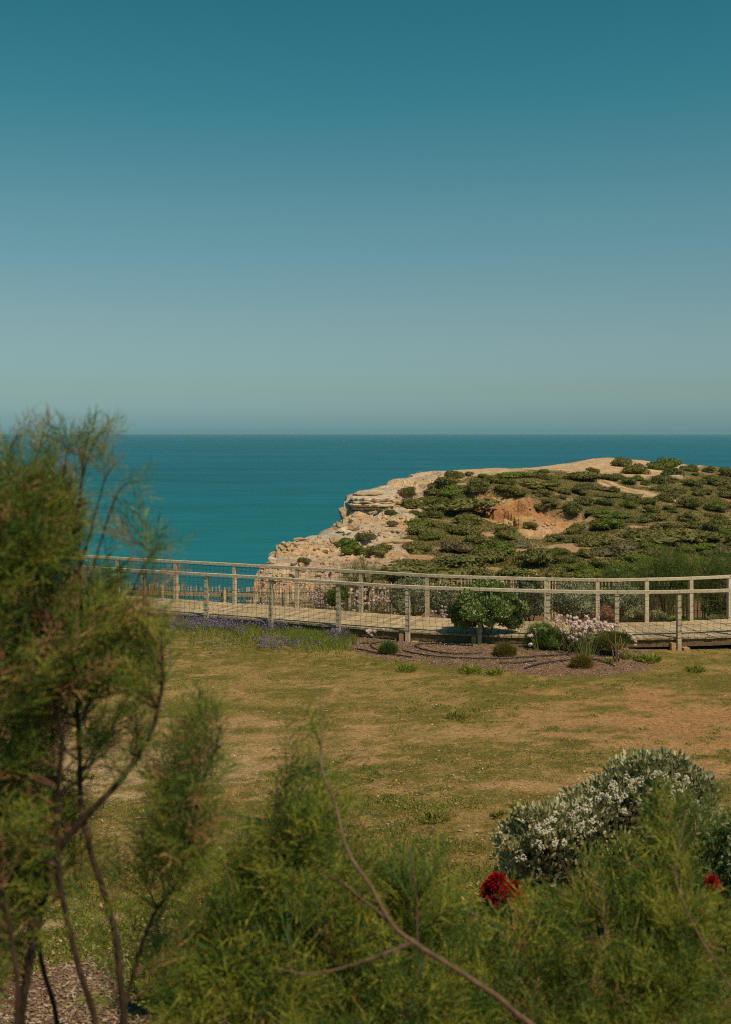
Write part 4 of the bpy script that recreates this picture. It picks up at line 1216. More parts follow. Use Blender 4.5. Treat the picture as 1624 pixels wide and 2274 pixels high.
# bare woody stems
for nm, (u, v), tops, lab in (('woody_plant', (1262, 1446), [(1240, 1408), (1252, 1402), (1270, 1398), (1278, 1412), (1232, 1420)], 'bare brown woody stems right of the dark green bush'),
                         ('woody_plant', (1372, 1470), [(1352, 1420), (1366, 1400), (1378, 1410), (1388, 1425), (1398, 1430)], 'thin bare stems in front of the rust coloured bush')):
    b = G(u, v); mb = MB()
    stems(mb, b, [W(a, c, b[1] + rng.normal() * .1) for a, c in tops for _ in (0, 1)], .014)
    root = empty(nm, b, lab, 'plant'); mb.build('stem', M['stem'], root)

# pink pompom flowers
def head_mesh(mat, seed):
    r = np.random.default_rng(seed); V, Fa = ICO2; mb = MB()
    mb.add(V * .78, Fa, 0)
    global rng
    keep = rng; rng = r
    n = 70; dd = rdir(n); cards(mb, dd * .55, nrm(dd + rng.normal(size=(n, 3)) * .3), rdir(n), .55, .34, 0)
    rng = keep
    return mb.build('flower_head', [mat], mesh_only=True)
HEADS = [head_mesh(M['pink'], 1), head_mesh(M['pink'], 2), head_mesh(M['pinkdry'], 3)]
HEADL = [head_mesh(M['lilac'], 4), head_mesh(M['lilac'], 5), head_mesh(M['pink'], 6)]
def pompoms(name, label, base, spots, d0, heads=HEADS, size=(.036, .050), dryp=.2, leaf=None, leafn=0):
    b = np.array(base); root = empty(name, b, label, 'flowers')
    st = MB()
    rest = MB()
    for i_, (u, v, dj) in enumerate(spots):
        p = W(u, v, d0 + dj)
        if i_ >= 98:                                     # beyond the largest hundred: one mass
            n_ = 24; dd_ = rdir(n_); s_ = rng.uniform(*size)
            rest.add(ICO1[0] * s_ * .8 + p, ICO1[1], 0); cards(rest, p + dd_ * s_ * .5, nrm(dd_ + rng.normal(size=(n_, 3)) * .3), rdir(n_), s_ * .55, s_ * .34, 0)
            q = b + np.array([(p[0] - b[0]) * .35, (p[1] - b[1]) * .35, 0]); tube(st, catmull([q, (p + q) / 2 + np.array([0, 0, .05]), p], 5), .0035, 3, cap=False)
            continue
        me = heads[2] if rng.random() < dryp else heads[int(rng.integers(2))]
        o = bpy.data.objects.new('flower_head', me); COL.objects.link(o); o.parent = root
        o.location = tuple(p - b); s = rng.uniform(*size); o.scale = (s, s, s * .8); o.rotation_euler = tuple(rng.normal(size=3) * .5)
        q = b + np.array([(p[0] - b[0]) * .35, (p[1] - b[1]) * .35, 0]); mid = (p + q) / 2 + np.array([0, 0, .05])
        tube(st, catmull([q, mid, p], 5), .0035, 3, cap=False)
    st.build('stem', M['gstem'], root)
    if rest.n: tag(rest.build('flower_heads', [M['pink']], root), kind='stuff')
    if leafn:
        mb = MB(); n = leafn
        u = np.array([s[0] for s in spots]); v = np.array([s[1] for s in spots])
        P = np.stack([rng.normal(Wx(u.mean(), d0), np.ptp(u) * px(d0) * .24, n), rng.normal(d0, .25, n), np.zeros(n)], 1)
        P[:, 2] = gz(P[:, 0], P[:, 1]) + np.abs(rng.normal(0, .12, n))
        needles(mb, P, nrm(np.array([0, 0, 1]) + rng.normal(size=(n, 3)) * .5), rng.uniform(.08, .2, n), .008, 0); mb.build('foliage', [leaf], root)
    return root
sp = []
while len(sp) < 132:
    if rng.random() < .68: u, v = rng.normal(1318, 34), rng.normal(1390, 9)
    else: u, v = rng.normal(1284, 16), rng.normal(1415, 14)
    if u < 1378 and u > 1222 and 1368 < v < 1440: sp.append((u, v, rng.normal() * .25))
while len(sp) < 146: sp.append((rng.uniform(1215, 1290), rng.uniform(1366, 1385), rng.normal() * .15))
pompoms('flower_plant', 'mass of pale pink pompom flowers on long stems in the front bed', G(1305, 1458), sp, 23.4, leaf=M['olive'], leafn=1500)
pompoms('flower_plant', 'few pink pompoms leaning out right of the rust coloured bush', G(1385, 1455), [(1392, 1402, 0), (1401, 1410, 0), (1407, 1418, .05), (1411, 1425, 0), (1398, 1415, .05), (1410, 1432, 0), (1371, 1452, -.1), (1372, 1466, -.2), (1385, 1398, 0)], 23.0)
pompoms('flower_plant', 'few pale pompoms on thin stems over the needle tuft', G(848, 1432), [(816, 1402, 0), (822, 1400, .05), (832, 1402, 0), (826, 1410, .02), (852, 1398, 0), (819, 1406, 0)], 24.1, dryp=.3)
pompoms('flower_plant', 'few white pompoms leaning left of the dark green bush', G(1200, 1450), [(1181, 1411, 0), (1176, 1412, 0), (1187, 1397, .1), (1190, 1403, .1), (1177, 1433, 0), (1179, 1431, -.05)], 23.3, dryp=0)

# drip hoses
def hose(label, uvs):
    P = np.array([G(u, v) for u, v in uvs]); P = catmull(P, 12 * len(uvs)); P[:, 2] = gz(P[:, 0], P[:, 1]) + .022 + .01 * vnoise(np.arange(len(P)) * .5, np.arange(len(P)) * 0, len(uvs))
    mb = MB(); tube(mb, P, .013, 8); tag(mb.build('drip_hose', M['hose']), label, 'hose')
hose('black drip hose curving from the bed end to the needle tuft', [(884, 1427), (850, 1428), (825, 1432), (828, 1440), (848, 1449), (880, 1457), (915, 1462)])
hose('long black drip hose running across the middle of the mulch bed', [(893, 1447), (920, 1453), (965, 1460), (1040, 1464), (1120, 1464), (1170, 1461), (1262, 1455)])
hose('looping black drip hose left of the small tree trunk', [(1050, 1436), (1000, 1434), (945, 1432), (922, 1436), (935, 1443), (965, 1450), (1010, 1454), (1072, 1452)])
hose('short straight black hose in front of the dark green bush', [(1110, 1474), (1150, 1474), (1192, 1470)])
hose('black hose piece bending round the small brownish bush', [(1165, 1487), (1195, 1478), (1225, 1473), (1262, 1468), (1310, 1466), (1345, 1473), (1366, 1482)])
hose('thin hose end at the left tip of the mulch bed', [(790, 1443), (812, 1447), (838, 1454)])

# weeds
for k, (u, v, w_, h_, lab) in enumerate([(905, 1490, 40, 18, 'leafy weed on the lawn edge below the needle tuft'), (1044, 1492, 52, 20, 'broad leafy weed at the front edge of the mulch bed'),
   (1444, 1470, 50, 26, 'green weed at the right end of the mulch bed'), (1012, 1594, 52, 20, 'low green weed tuft on the open lawn'), (968, 1822, 60, 26, 'grassy tuft on the near lawn left of the grey leaved bush'),
   (1105, 1815, 22, 16, 'small dark weed on the near lawn beside the grey leaved bush'), (1152, 1796, 30, 14, 'little weed left of the grey leaved bush'), (1352, 1432 + 40, 20, 10, 'tiny weed among the mulch chips'),
   (1100, 1496, 40, 13, 'flat weed on the mulch edge'), (1545, 1490, 46, 14, 'flat green weed on the lawn near the right railing posts'), (1420, 1440 + 26, 26, 14, 'pale green weed before the railing'),
   (1530, 1435, 22, 20, 'weed sprouting under the boardwalk beside a post'), (1390, 1462, 22, 16, 'weed close to the rust coloured bush'), (700, 1398, 44, 26, 'bright green weed between two railing posts above the violet flowers'),
   ]):
    p = G(u, v); r = w_ / 2 * px(p[1]); n = int(40 + w_ * 1.8) if v > 1550 else int(70 + w_ * 3)
    root = empty('weed', p, lab, 'weed'); mb = MB()
    th = rng.random(n) * 2 * PI; q = np.sqrt(rng.random(n)) * rng.uniform(.6, 1.1, n)
    P = p + np.stack([np.cos(th) * q * r, np.sin(th) * q * r * 1.2, rng.random(n) * .02], 1)
    hh = h_ * px(p[1]) * (1.15 - .7 * np.clip(q, 0, 1)) * rng.uniform(.4, 1.1, n)
    cards(mb, P, nrm(np.stack([np.cos(th) * .8, np.sin(th) * .8, np.full(n, .9)], 1) + rng.normal(size=(n, 3)) * .4), rdir(n), hh + .02, .022, 0)
    mb.build('foliage', [M['weed2' if v > 1550 else 'weed']], root)

# violet flower patch with green leaves
mb = MB(); mg = MB(); my = MB()
u = np.concatenate([rng.uniform(330, 775, 2600), rng.normal(600, 70, 300)]); v = np.concatenate([1394 + .055 * (rng.uniform(250, 775, 2600) * 0 + u[:2600] - 560) + np.abs(rng.normal(size=2600)) * 17, rng.normal(1441, 9, 300)])
keep = rng.random(len(u)) < sstep(.30, .58, fbm(u * .02, v * .05, 3, 90))
keep[:2600] &= ~((u[:2600] > 500) & (v[:2600] > 1425) & (rng.random(2600) < .8))
u, v = u[keep], v[keep]; dd_ = CAMZ * F / (v - HV)
P = np.stack([Wx(u, dd_), dd_, np.zeros(len(u))], 1); P[:, 2] = gz(P[:, 0], P[:, 1])
dnear = np.interp(P[:, 0], NEAR[:, 0], NEAR[:, 1]); ok = P[:, 1] < dnear - .02
P = P[ok]; n = len(P)
D = nrm(np.array([0, 0, 1]) + rng.normal(size=(n, 3)) * .22); H_ = rng.uniform(.10, .24, n)
for k in range(9):
    t = .45 + .55 * k / 8
    q = P + D * (H_ * t)[:, None] + rng.normal(size=(n, 3)) * .010
    cards(mb, q, rdir(n), rdir(n), .026, .022, 0)
tag(mb.build('violet_flowers', [M['violet']]), 'patch of small violet flower spikes on the lawn before the boardwalk', 'flowers', kind='stuff')
u2 = np.concatenate([rng.uniform(150, 790, 5200), rng.uniform(640, 770, 2600)]); v2 = np.concatenate([1388 + .07 * (u2[:5200] - 500) + np.abs(rng.normal(size=5200)) * 22, 1398 + .1 * (u2[5200:] - 640) + np.abs(rng.normal(size=2600)) * 18])
d2 = CAMZ * F / (v2 - HV); P2 = np.stack([Wx(u2, d2), d2, np.zeros(len(u2))], 1); P2[:, 2] = gz(P2[:, 0], P2[:, 1])
ok = P2[:, 1] < np.interp(P2[:, 0], NEAR[:, 0], NEAR[:, 1]) + .15; P2 = P2[ok]
for k in range(4):
    n = len(P2); needles(mg, P2 + rng.normal(size=(n, 3)) * np.array([.03, .03, 0]), nrm(np.array([0, 0, 1]) + rng.normal(size=(n, 3)) * .45), rng.uniform(.05, .17, n), .010, 0)
tag(mg.build('flower_leaves', [M['weed']]), 'green stems and leaves under the violet flowers', 'leaves', kind='stuff')
u3 = np.array([627, 715, 658, 745, 812, 690, 640, 760, 600, 665, 850, 930, 1010, 1180, 560, 770, 880]); v3 = np.array([1410, 1401, 1442, 1432, 1405, 1478, 1520, 1540, 1405, 1495, 1560, 1520, 1500, 1700, 1440, 1900, 1745])
for a, b in zip(u3, v3):
    p = G(a, b); n = 14; dd2 = nrm(rdir(n) * np.array([1, 1, .4]) + np.array([0, 0, .15]))
    cards(my, np.repeat((p + np.array([0, 0, .07]))[None], n, 0), dd2, rdir(n), .022, .012, 0)
    tube(my, [p, p + np.array([.002, 0, .035]), p + np.array([0, 0, .07])], .002, 3, 1, cap=False)
tag(my.build('yellow_flowers', [M['yellow'], M['gstem']]), 'scattered tiny yellow flowers in the grass', 'flowers', kind='stuff')

# ---- behind the boardwalk
def sb(label, u0, u1, v0, v1, d, n, **kw):
    return bush_uv('silver_shrub', label, 'shrub', u0, u1, v0, v1, d, M['silver'], 17, int(n * 1.9), .050, .026, kind='leaf', up=.5, jit=.6, shell=(.7, 1.08), flat=.4, cm=.72, wood='stem', **kw)
sb('silvery grey leaved shrub behind the boardwalk left of the round small tree', 862, 968, 1280, 1392, 28.0, 4600)
sb('silvery grey shrub half hidden behind the round small tree', 940, 1052, 1286, 1396, 27.8, 4200)
sb('silvery grey hedge shrub behind the boardwalk right of the grey green bush', 1205, 1340, 1293, 1398, 27.6, 5200)
sb('silvery grey hedge shrub next to the far tamarisk', 1310, 1440, 1294, 1398, 27.5, 5200)
bush_uv('broadleaf_bush', 'grey green broad leaved bush behind the boardwalk beside the doubled posts', 'bush', 1128, 1222, 1284, 1398, 27.2, M['silverbig'], 12, 2600, .085, .045, kind='leaf', up=.7, jit=.45, shell=(.75, 1.05), cm=.6)
bush_uv('flowering_bush', 'green bush tinged red behind the round small tree', 'bush', 1068, 1136, 1284, 1352, 29.2, M['olive'], 9, 2600, .06, .025, kind='leaf', mats=[M['olive'], M['rust']], m2=1, tipfrac=.25)
bush_uv('salmon_shrub', 'small salmon coloured shrub behind the boardwalk', 'shrub', 1312, 1372, 1346, 1388, 26.6, M['salmon'], 8, 2200, .045, .016, up=.8)
bush_uv('lime_shrub', 'pale lime flowering shrub behind the boardwalk left of a far post', 'shrub', 1386, 1446, 1346, 1390, 26.5, M['lime'], 8, 2200, .05, .016, up=.8)
bush_uv('lime_shrub', 'smaller pale lime shrub right of a far post', 'shrub', 1444, 1486, 1354, 1388, 26.6, M['lime'], 7, 1500, .05, .016, up=.8)
bush_uv('low_bush', 'low green leafy bush at the boardwalk edge before the far tamarisk', 'bush', 1484, 1556, 1370, 1392, 26.7, M['weed'], 9, 1800, .06, .03, up=.6)
bush_uv('dark_bush', 'dark leafy bush in front of the picket fence at the right', 'bush', 1550, 1620, 1322, 1390, 28.6, M['pine'], 9, 1800, .08, .045, kind='leaf', up=.5)
bush_uv('dark_bush', 'dark green bush behind the pink flowers and the boardwalk', 'bush', 716, 778, 1300, 1362, 28.2, M['pine'], 10, 3800, .05, .02, up=.6)
bush_uv('dry_bush', 'dry brown twiggy bush between the small tree and the grey green bush', 'bush', 1108, 1146, 1338, 1384, 27.0, M['stem'], 6, 500, .10, .008, kind='needle', cm=False)
sp = []
while len(sp) < 95:
    t = rng.random()
    if t < .62: u, v = rng.normal(828, 28), rng.normal(1334, 14)
    elif t < .8: u, v = rng.uniform(770, 812), rng.uniform(1296, 1330)
    else: u, v = rng.uniform(745, 800), rng.uniform(1338, 1358)
    if 740 < u < 890 and 1294 < v < 1362: sp.append((u, v, rng.normal() * .35))
pompoms('flower_plant', 'large clump of white pink pompom flowers behind the boardwalk', G(822, 1368), sp, 28.3, heads=HEADS, size=(.038, .056), dryp=.12, leaf=M['weed'], leafn=1800)
sp = [(rng.normal(712, 14), rng.normal(1338, 12), rng.normal() * .2) for _ in range(42)] + [(rng.uniform(700, 742), rng.uniform(1296, 1330), .4) for _ in range(24)]
pompoms('flower_plant', 'lilac pink flower clump before the pickets left of the dark bush', G(712, 1352), sp, 28.9, heads=HEADL, size=(.028, .042), dryp=.15, leaf=M['olive'], leafn=700)
sp = [(rng.normal(985, 12), rng.normal(1362, 7), rng.normal() * .1) for _ in range(26)]
pompoms('flower_plant', 'small pink flower clump at the boardwalk edge beside the silvery shrubs', G(985, 1378), sp, 27.0, heads=HEADL, size=(.03, .045), dryp=.5)
sp = [(rng.uniform(1085, 1130), rng.uniform(1284, 1305), rng.normal() * .2) for _ in range(12)]
pot = W(1107, 1312, 30.0)
mb = MB()
a = np.arange(20) / 20 * 2 * PI
prof = [(.0, .0), (.10, .0), (.125, .24), (.145, .24), (.145, .275), (.115, .275), (.105, .10), (0, .10)]
V = np.array([[pot[0] + r * math.cos(t), pot[1] + r * math.sin(t), pot[2] + z] for r, z in prof for t in a])
mb.add(V, np.array([[i * 20 + j, i * 20 + (j + 1) % 20, i * 20 + 20 + (j + 1) % 20, i * 20 + 20 + j] for i in range(len(prof) - 1) for j in range(20)]))
o = mb.build('plant_pot', M['white']); tag(o, 'white pot standing on a post by the fence behind the red tinged bush', 'pot')
pp = MB(); zg = float(gz(pot[0], pot[1])); box(pp, (pot[0], pot[1], (pot[2] + zg - .1) / 2 - .002), (.16, .16, pot[2] - zg + .1)); tag(pp.build('pot_post', M['picket']), 'short square post carrying the white pot', 'post')

# tamarisks behind the walk
def far_tam(label, u, d, spread_u, vtop, vbot, n, seed):
    b = np.array([Wx(u, d), d, float(gz(Wx(u, d), d)) - .05])
    mains = []
    for k in range(5):
        t = W(u + rng.uniform(-1, 1) * spread_u * .7, vtop + rng.uniform(15, 50), d + rng.normal() * .3)
        mid = b + (t - b) * .5 + np.array([rng.normal() * .1, rng.normal() * .1, .1])
        mains.append(([b + rng.normal(size=3) * np.array([.05, .05, 0]), mid, t], .035, .008))
    c = W(u, (vtop + vbot) / 2, d)
    env = [(c, (spread_u * px(d), spread_u * px(d) * .7, (vbot - vtop) / 2 * px(d)), n)]
    return tamarisk('tamarisk', label, b, mains, env, [M['tamfar'], M['seed']], .02, (.22, .42), 7, PLUMES_LO, fat=1.5)
far_tam('feathery green tamarisk behind the boardwalk, left one of the far right group', 1480, 28.9, 84, 1222, 1375, 300, 1)
far_tam('feathery green tamarisk behind the boardwalk, rightmost of the far group', 1600, 29.0, 80, 1236, 1345, 240, 2)
far_tam('low wispy tamarisk behind the far railing left of the tall pair', 1372, 31.2, 50, 1262, 1330, 70, 3)
far_tam('wispy light green tamarisk rising above the railing at the pink flower clump', 805, 30.2, 52, 1246, 1338, 60, 4)
bush_uv('blue_flowers', 'low plant with small blue flowers by the right picket fence', 'flowers', 1570, 1630, 1366, 1390, 27.4, M['weed'], 6, 900, .05, .02, mats=[M['weed'], M['violet']], m2=1, tipfrac=.4)

# ================================================================== grass, litter and chips
def scatter(n, x0, x1, y0, y1):
    y = 1 / np.sqrt(rng.uniform(1 / y1 ** 2, 1 / y0 ** 2, n)); half = y * .36 + .6
    x = rng.uniform(-1, 1, n) * half
    return x, y
x, y = scatter(620000, -9, 9, 8.6, 25.5)
k = (rng.random(len(x)) > dirtmask(x, y) * .93) & (np.maximum(bedmask(x, y), bed2mask(x, y)) < .4) & (y < np.interp(x, NEAR[:, 0], NEAR[:, 1]) - .1)
k &= rng.random(len(x)) < sstep(.30, .62, fbm(x * 1.9, y * 3.0, 4, 95))
x, y = x[k], y[k]; n = len(x); P = np.stack([x, y, gz(x, y) - .003], 1)
mb = MB(); needles(mb, P, nrm(np.array([0, 0, .55]) + rng.normal(size=(n, 3)) * .6), rng.uniform(.016, .045, n), rng.uniform(.006, .013, n), 0)
tag(mb.build('grass', [M['grass']]), 'short dry olive grass of the lawn', 'grass', kind='stuff')
x, y = scatter(16000, -9, 9, 8.6, 24.5); k = fbm(x * .8, y * 1.2, 3, 97) > .47 - .0 * x; x, y = x[k], y[k]; n = len(x)
P = np.stack([x, y, gz(x, y) + .012], 1); D = rdir(n); D[:, 2] *= .25
mb = MB(); cards(mb, P, nrm(D), nrm(np.array([0, 0, 1]) + rng.normal(size=(n, 3)) * .4), rng.uniform(.015, .07, n), rng.uniform(.010, .030, n), 0)
tag(mb.build('dry_litter', [M['litter']]), 'pale bits of dry leaf and stone scattered over the lawn', 'litter', kind='stuff')
# clover clumps
x, y = scatter(9000, -9, 9, 8.6, 24.5); k = (fbm(x * .6, y * .9, 4, 98) > .50) & (dirtmask(x, y) < .6); x, y = x[k], y[k]
x = np.repeat(x, 16) + rng.normal(size=len(x) * 16) * .05; y = np.repeat(y, 16) + rng.normal(size=len(y) * 16) * .05; n = len(x)
P = np.stack([x, y, gz(x, y)], 1); mb = MB(); cards(mb, P, nrm(np.array([0, 0, .6]) + rng.normal(size=(n, 3)) * .5), rdir(n), rng.uniform(.02, .05, n), .016, 0)
tag(mb.build('clover', [M['weed']]), 'small green clover patches in the lawn', 'clover', kind='stuff')
# wood chips
bx = np.array(BED); x = rng.uniform(bx[:, 0].min() - .3, bx[:, 0].max() + .3, 26000); y = rng.uniform(bx[:, 1].min() - .3, bx[:, 1].max() + .3, 26000)
k = bedmask(x, y) > rng.uniform(.2, .7, len(x)); x, y = x[k], y[k]
x2 = BED2C[0] + rng.uniform(-1.5, 1.6, 9000); y2 = BED2C[1] + rng.uniform(-1, .9, 9000); k = bed2mask(x2, y2) > rng.uniform(.2, .7, 9000)
x = np.concatenate([x, x2[k]]); y = np.concatenate([y, y2[k]]); n = len(x)
P = np.stack([x, y, gz(x, y) + .012], 1); D = rdir(n); D[:, 2] *= .3
mb = MB(); cards(mb, P, nrm(D), nrm(np.array([0, 0, 1]) + rng.normal(size=(n, 3)) * .35), rng.uniform(.02, .055, n), rng.uniform(.010, .022, n), 0)
tag(mb.build('wood_chips', [M['chip']]), 'brown and pale wood chips of the planting beds', 'wood chips', kind='stuff')
# ================================================================== foreground: grey leaved bush with red flowers, tamarisks
def red_flower(p, root, r=.085, dirn=(0, -.3, 1)):
    n = 620; d = nrm(rdir(n) + nrm(np.array(dirn)) * .7)
    mb = MB(); S = nrm(np.cross(d, rdir(n))); w_ = .0055; L_ = r * rng.uniform(.75, 1.1, (n, 1))
    P0 = np.array(p) + d * .008
    V = np.stack([P0 - S * w_ / 2, P0 + S * w_ / 2, P0 + d * L_ + S * w_ / 2, P0 + d * L_ - S * w_ / 2], 1).reshape(-1, 3)
    mb.add(V, np.arange(4 * n).reshape(-1, 4), 0)
    mb.build('red_flower', [M['red']], root)
def buds(P, D, mb, n=22, r=.030):
    V, Fa = ICO1
    for q, d in zip(P, D):
        off = rdir(n) * r + d * r * .8
        for o_ in off:
            s = rng.uniform(.006, .0095); mb.add(V * s + q + o_, Fa, 0)
d = 10.4
root = empty('grey_bush', (Wx(1335, d), d, 0), 'grey leaved bush with white buds and red brush flowers in the right foreground', 'bush')
LB = [(1160, 1880, 62, 10.3), (1215, 1850, 66, 10.2), (1170, 1945, 66, 10.4), (1250, 1900, 80, 10.5), (1290, 1820, 66, 10.4), (1352, 1790, 66, 10.5), (1405, 1745, 66, 10.6), (1345, 1880, 90, 10.6), (1455, 1735, 64, 10.7),
      (1510, 1765, 72, 10.7), (1440, 1820, 90, 10.8), (1545, 1850, 72, 10.8), (1180, 2020, 62, 10.5), (1250, 2000, 80, 10.7), (1360, 1980, 100, 10.8), (1480, 1940, 100, 11.0)]
lb = [(W(u, v, dd), np.array([r, r, r * .9]) * px(dd)) for u, v, r, dd in LB]
mb = MB(); core(mb, lb, 0, .34)
for _ in range(34):                                     # shoots that stick out of the round of the crown
    c_, q_ = lb[int(rng.integers(16))]; d_ = rdir(1)[0]; d_[2] = abs(d_[2]) * .8 + .1; d_[1] = -abs(d_[1])
    r_ = rng.uniform(.055, .11); lb.append((c_ + d_ * q_ * rng.uniform(.85, 1.12), np.array([r_, r_, r_ * 1.3])))
leafcloud(mb, lb, 14500, .056, .034, 0, 'leaf', up=.75, jit=.5, shell=(.55, 1.10), m2=1, tipfrac=.22, flat=.25)
M['pohu'] = leafmat('felted_leaf', (.095, .115, .036), (.31, .30, .14), (.54, .50, .30), .2, .5, 5.0, .35)
M['pohutip'] = leafmat('felted_tip', (.38, .36, .20), (.50, .47, .28), (.58, .54, .36), .2, .7, 5)
mb.build('foliage', [M['pohu'], M['pohutip']], root)
mb = MB(); k = 0
BU = [(1210, 1830), (1195, 1850), (1262, 1850), (1180, 1862), (1300, 1805), (1290, 1795), (1342, 1760), (1360, 1755), (1330, 1768), (1395, 1738), (1380, 1760), (1480, 1745), (1490, 1765), (1462, 1720), (1440, 1760), (1245, 1862), (1275, 1878),
      (1150, 1900), (1160, 2060), (1150, 2075), (1172, 2055), (1350, 1775), (1310, 1820), (1410, 1760), (1540, 1790), (1230, 1815), (1172, 1838), (1222, 1862), (1200, 1880), (1255, 1832), (1278, 1815), (1318, 1785), (1375, 1772), (1420, 1738), (1445, 1722), (1500, 1735), (1512, 1752), (1382, 1800), (1330, 1830), (1290, 1850), (1160, 1920), (1558, 1815)]
for (u, v) in BU:
    j = int(np.argmin([math.hypot(u - a, v - b) for a, b, _, _ in LB])); c, q = lb[j]
    p = W(u, v, LB[j][3]); dx = (p - c) / q; r2 = dx[0] ** 2 + dx[2] ** 2
    yy = c[1] - q[1] * math.sqrt(max(.05, 1.05 - min(r2, 1)))
    p = W(u, v, yy)
    P = p + rng.normal(size=(3, 3)) * .034
    buds(P, nrm(np.array([[0, -.3, .8]] * 3)), mb, 17, .024)
mb.build('buds', [M['bud']], root)
mb = MB(); stems(mb, (Wx(1335, d), d + .1, -.02), [c for c, _ in lb], .03); mb.build('stem', M['bark'], root)
for (u, v, dd, r) in ((1086, 1978, 9.95, .085), (1104, 1960, 9.9, .085), (1126, 1986, 10.0, .085), (1142, 1974, 10.05, .075), (1102, 1996, 10.0, .08), (1156, 2000, 10.05, .075)):
    red_flower(W(u, v, dd), root, r, (-.4, -.5, .6))
d = 9.6
root = empty('green_leaf_bush', (Wx(1640, d), d, 0), 'green round leaved bush with one red flower at the right edge', 'bush')
LB2 = [(1610, 1925, 70, 9.6), (1575, 1985, 60, 9.5), (1660, 1900, 80, 9.7), (1640, 2000, 90, 9.6), (1590, 2060, 70, 9.5), (1680, 2080, 90, 9.6)]
lb = [(W(u, v, dd), np.array([r, r, r]) * px(dd)) for u, v, r, dd in LB2]
mb = MB(); core(mb, lb, 0, .35); leafcloud(mb, lb, 3000, .056, .042, 0, 'leaf', up=.4, jit=.5, shell=(.65, 1.1))
M['roundleaf'] = leafmat('round_leaf', (.03, .06, .015), (.075, .11, .025), (.16, .18, .06), .25, .4, 5.0, .4)
mb.build('foliage', [M['roundleaf']], root)
mb = MB(); stems(mb, (Wx(1640, d), d, -.02), [c for c, _ in lb], .025); mb.build('stem', M['bark'], root)
red_flower(W(1580, 1960, 9.0), root, .058, (-.2, -.8, .4))
# low yellowish shrub on the ground lower left
p = G(370, 2215)
bush('low_shrub', 'low yellow green small leaved shrub on the ground under the tamarisks', 'shrub', (p[0], p[1] - .1, .16), (.55, .40, .26), M['weed'], 10, 5200, .032, .016, mats=[M['weed'], M['rust']], m2=1, tipfrac=.10, up=.5, cm=.6)

def PW(pts):
    return [W(u, v, d) for u, v, d in pts]
def root_at(u, v, d, x=None):
    """continue a trunk seen leaving the frame down to the ground"""
    return np.array([Wx(u, d), d, 0.0])
def E(u, v, d, ru, rv, rd, n):
    return (W(u, v, d), (ru * px(d), rd, rv * px(d)), n)
TM = [M['tam'], M['seed'], M['tamy'], M['tamd']]; TM2 = [M['tam2'], M['seed'], M['tamy'], M['tamd']]
# tall tamarisk at the left
D0 = 4.3
base = np.array([Wx(150, D0), D0, float(gz(Wx(150, D0), D0)) - .03])
def BL(dx, dy): return base + np.array([dx, dy, 0])
mains = [
 ([BL(-.22, 0)] + PW([(45, 2274, 4.25), (62, 2160, 4.25), (98, 1986, 4.3), (132, 1885, 4.3), (192, 1812, 4.3), (248, 1755, 4.32), (300, 1690, 4.35), (338, 1621, 4.35), (352, 1570, 4.35), (362, 1500, 4.35), (356, 1400, 4.4)]), .030, .006),
 ([BL(.10, .05)] + PW([(276, 2266, 4.3), (258, 2085, 4.3), (236, 2000, 4.3), (212, 1925, 4.3), (196, 1865, 4.3), (180, 1780, 4.35), (176, 1650, 4.4), (168, 1500, 4.4), (180, 1350, 4.4), (176, 1200, 4.4), (182, 1060, 4.4), (196, 960, 4.4)]), .022, .003),
 ([BL(.12, .08)] + PW([(268, 2274, 4.4), (300, 2150, 4.4), (320, 2085, 4.45), (348, 2021, 4.5), (395, 1957, 4.5), (425, 1850, 4.5), (445, 1760, 4.5), (475, 1675, 4.5), (492, 1610, 4.5)]), .016, .003),
 ([BL(.02, -.05)] + PW([(212, 2272, 4.2), (178, 2157, 4.2), (150, 2045, 4.2), (132, 1950, 4.2), (125, 1800, 4.2), (138, 1650, 4.2), (120, 1500, 4.2), (100, 1350, 4.2), (60, 1200, 4.25), (40, 1080, 4.25)]), .018, .004),
 ([BL(-.15, .1)] + PW([(126, 2266, 4.6), (96, 2150, 4.6), (70, 2000, 4.6), (60, 1800, 4.6), (40, 1600, 4.6), (20, 1400, 4.6), (10, 1200, 4.6), (16, 1000, 4.6)]), .016, .003),
 ([BL(-.3, -.2)] + PW([(40, 2200, 4.0), (22, 2050, 4.0), (-10, 1900, 4.0), (-30, 1700, 4.0), (-30, 1500, 4.0)]), .015, .004),
]
env = [E(10, 1230, 4.35, 150, 170, .5, 190), E(95, 1180, 4.35, 65, 130, .35, 70), E(40, 1500, 4.4, 170, 200, .55, 210), E(180, 1430, 4.35, 100, 150, .4, 66), E(290, 1440, 4.4, 60, 110, .3, 22),
       E(30, 1780, 4.4, 140, 170, .5, 100), E(250, 1660, 4.4, 70, 90, .3, 14), E(320, 1510, 4.4, 60, 70, .25, 18), E(420, 1790, 4.5, 60, 190, .3, 60), E(370, 1900, 4.5, 70, 110, .3, 24), E(470, 1640, 4.5, 40, 80, .2, 12),
       E(10, 2060, 4.2, 80, 150, .4, 50), E(60, 1900, 4.3, 110, 130, .4, 44), E(180, 2000, 4.3, 120, 120, .3, 10), E(300, 2150, 4.4, 90, 110, .3, 8)]
for pts in ([(120, 1250), (135, 1120), (150, 1000), (166, 985), (186, 962), (212, 962)], [(165, 1200), (180, 1080), (198, 1010), (214, 975), (236, 955)], [(50, 1180), (72, 1050), (88, 1000), (104, 975)], [(10, 1150), (20, 1030), (26, 990), (38, 965)],
            [(190, 1320), (225, 1200), (255, 1110), (280, 1075), (310, 1070)], [(180, 1260), (215, 1130), (235, 1060), (255, 1030)], [(250, 1420), (300, 1300), (335, 1230), (370, 1215)]):
    mains.append((PW([(u, v, 4.35) for u, v in pts]), .005, .0015, .35))
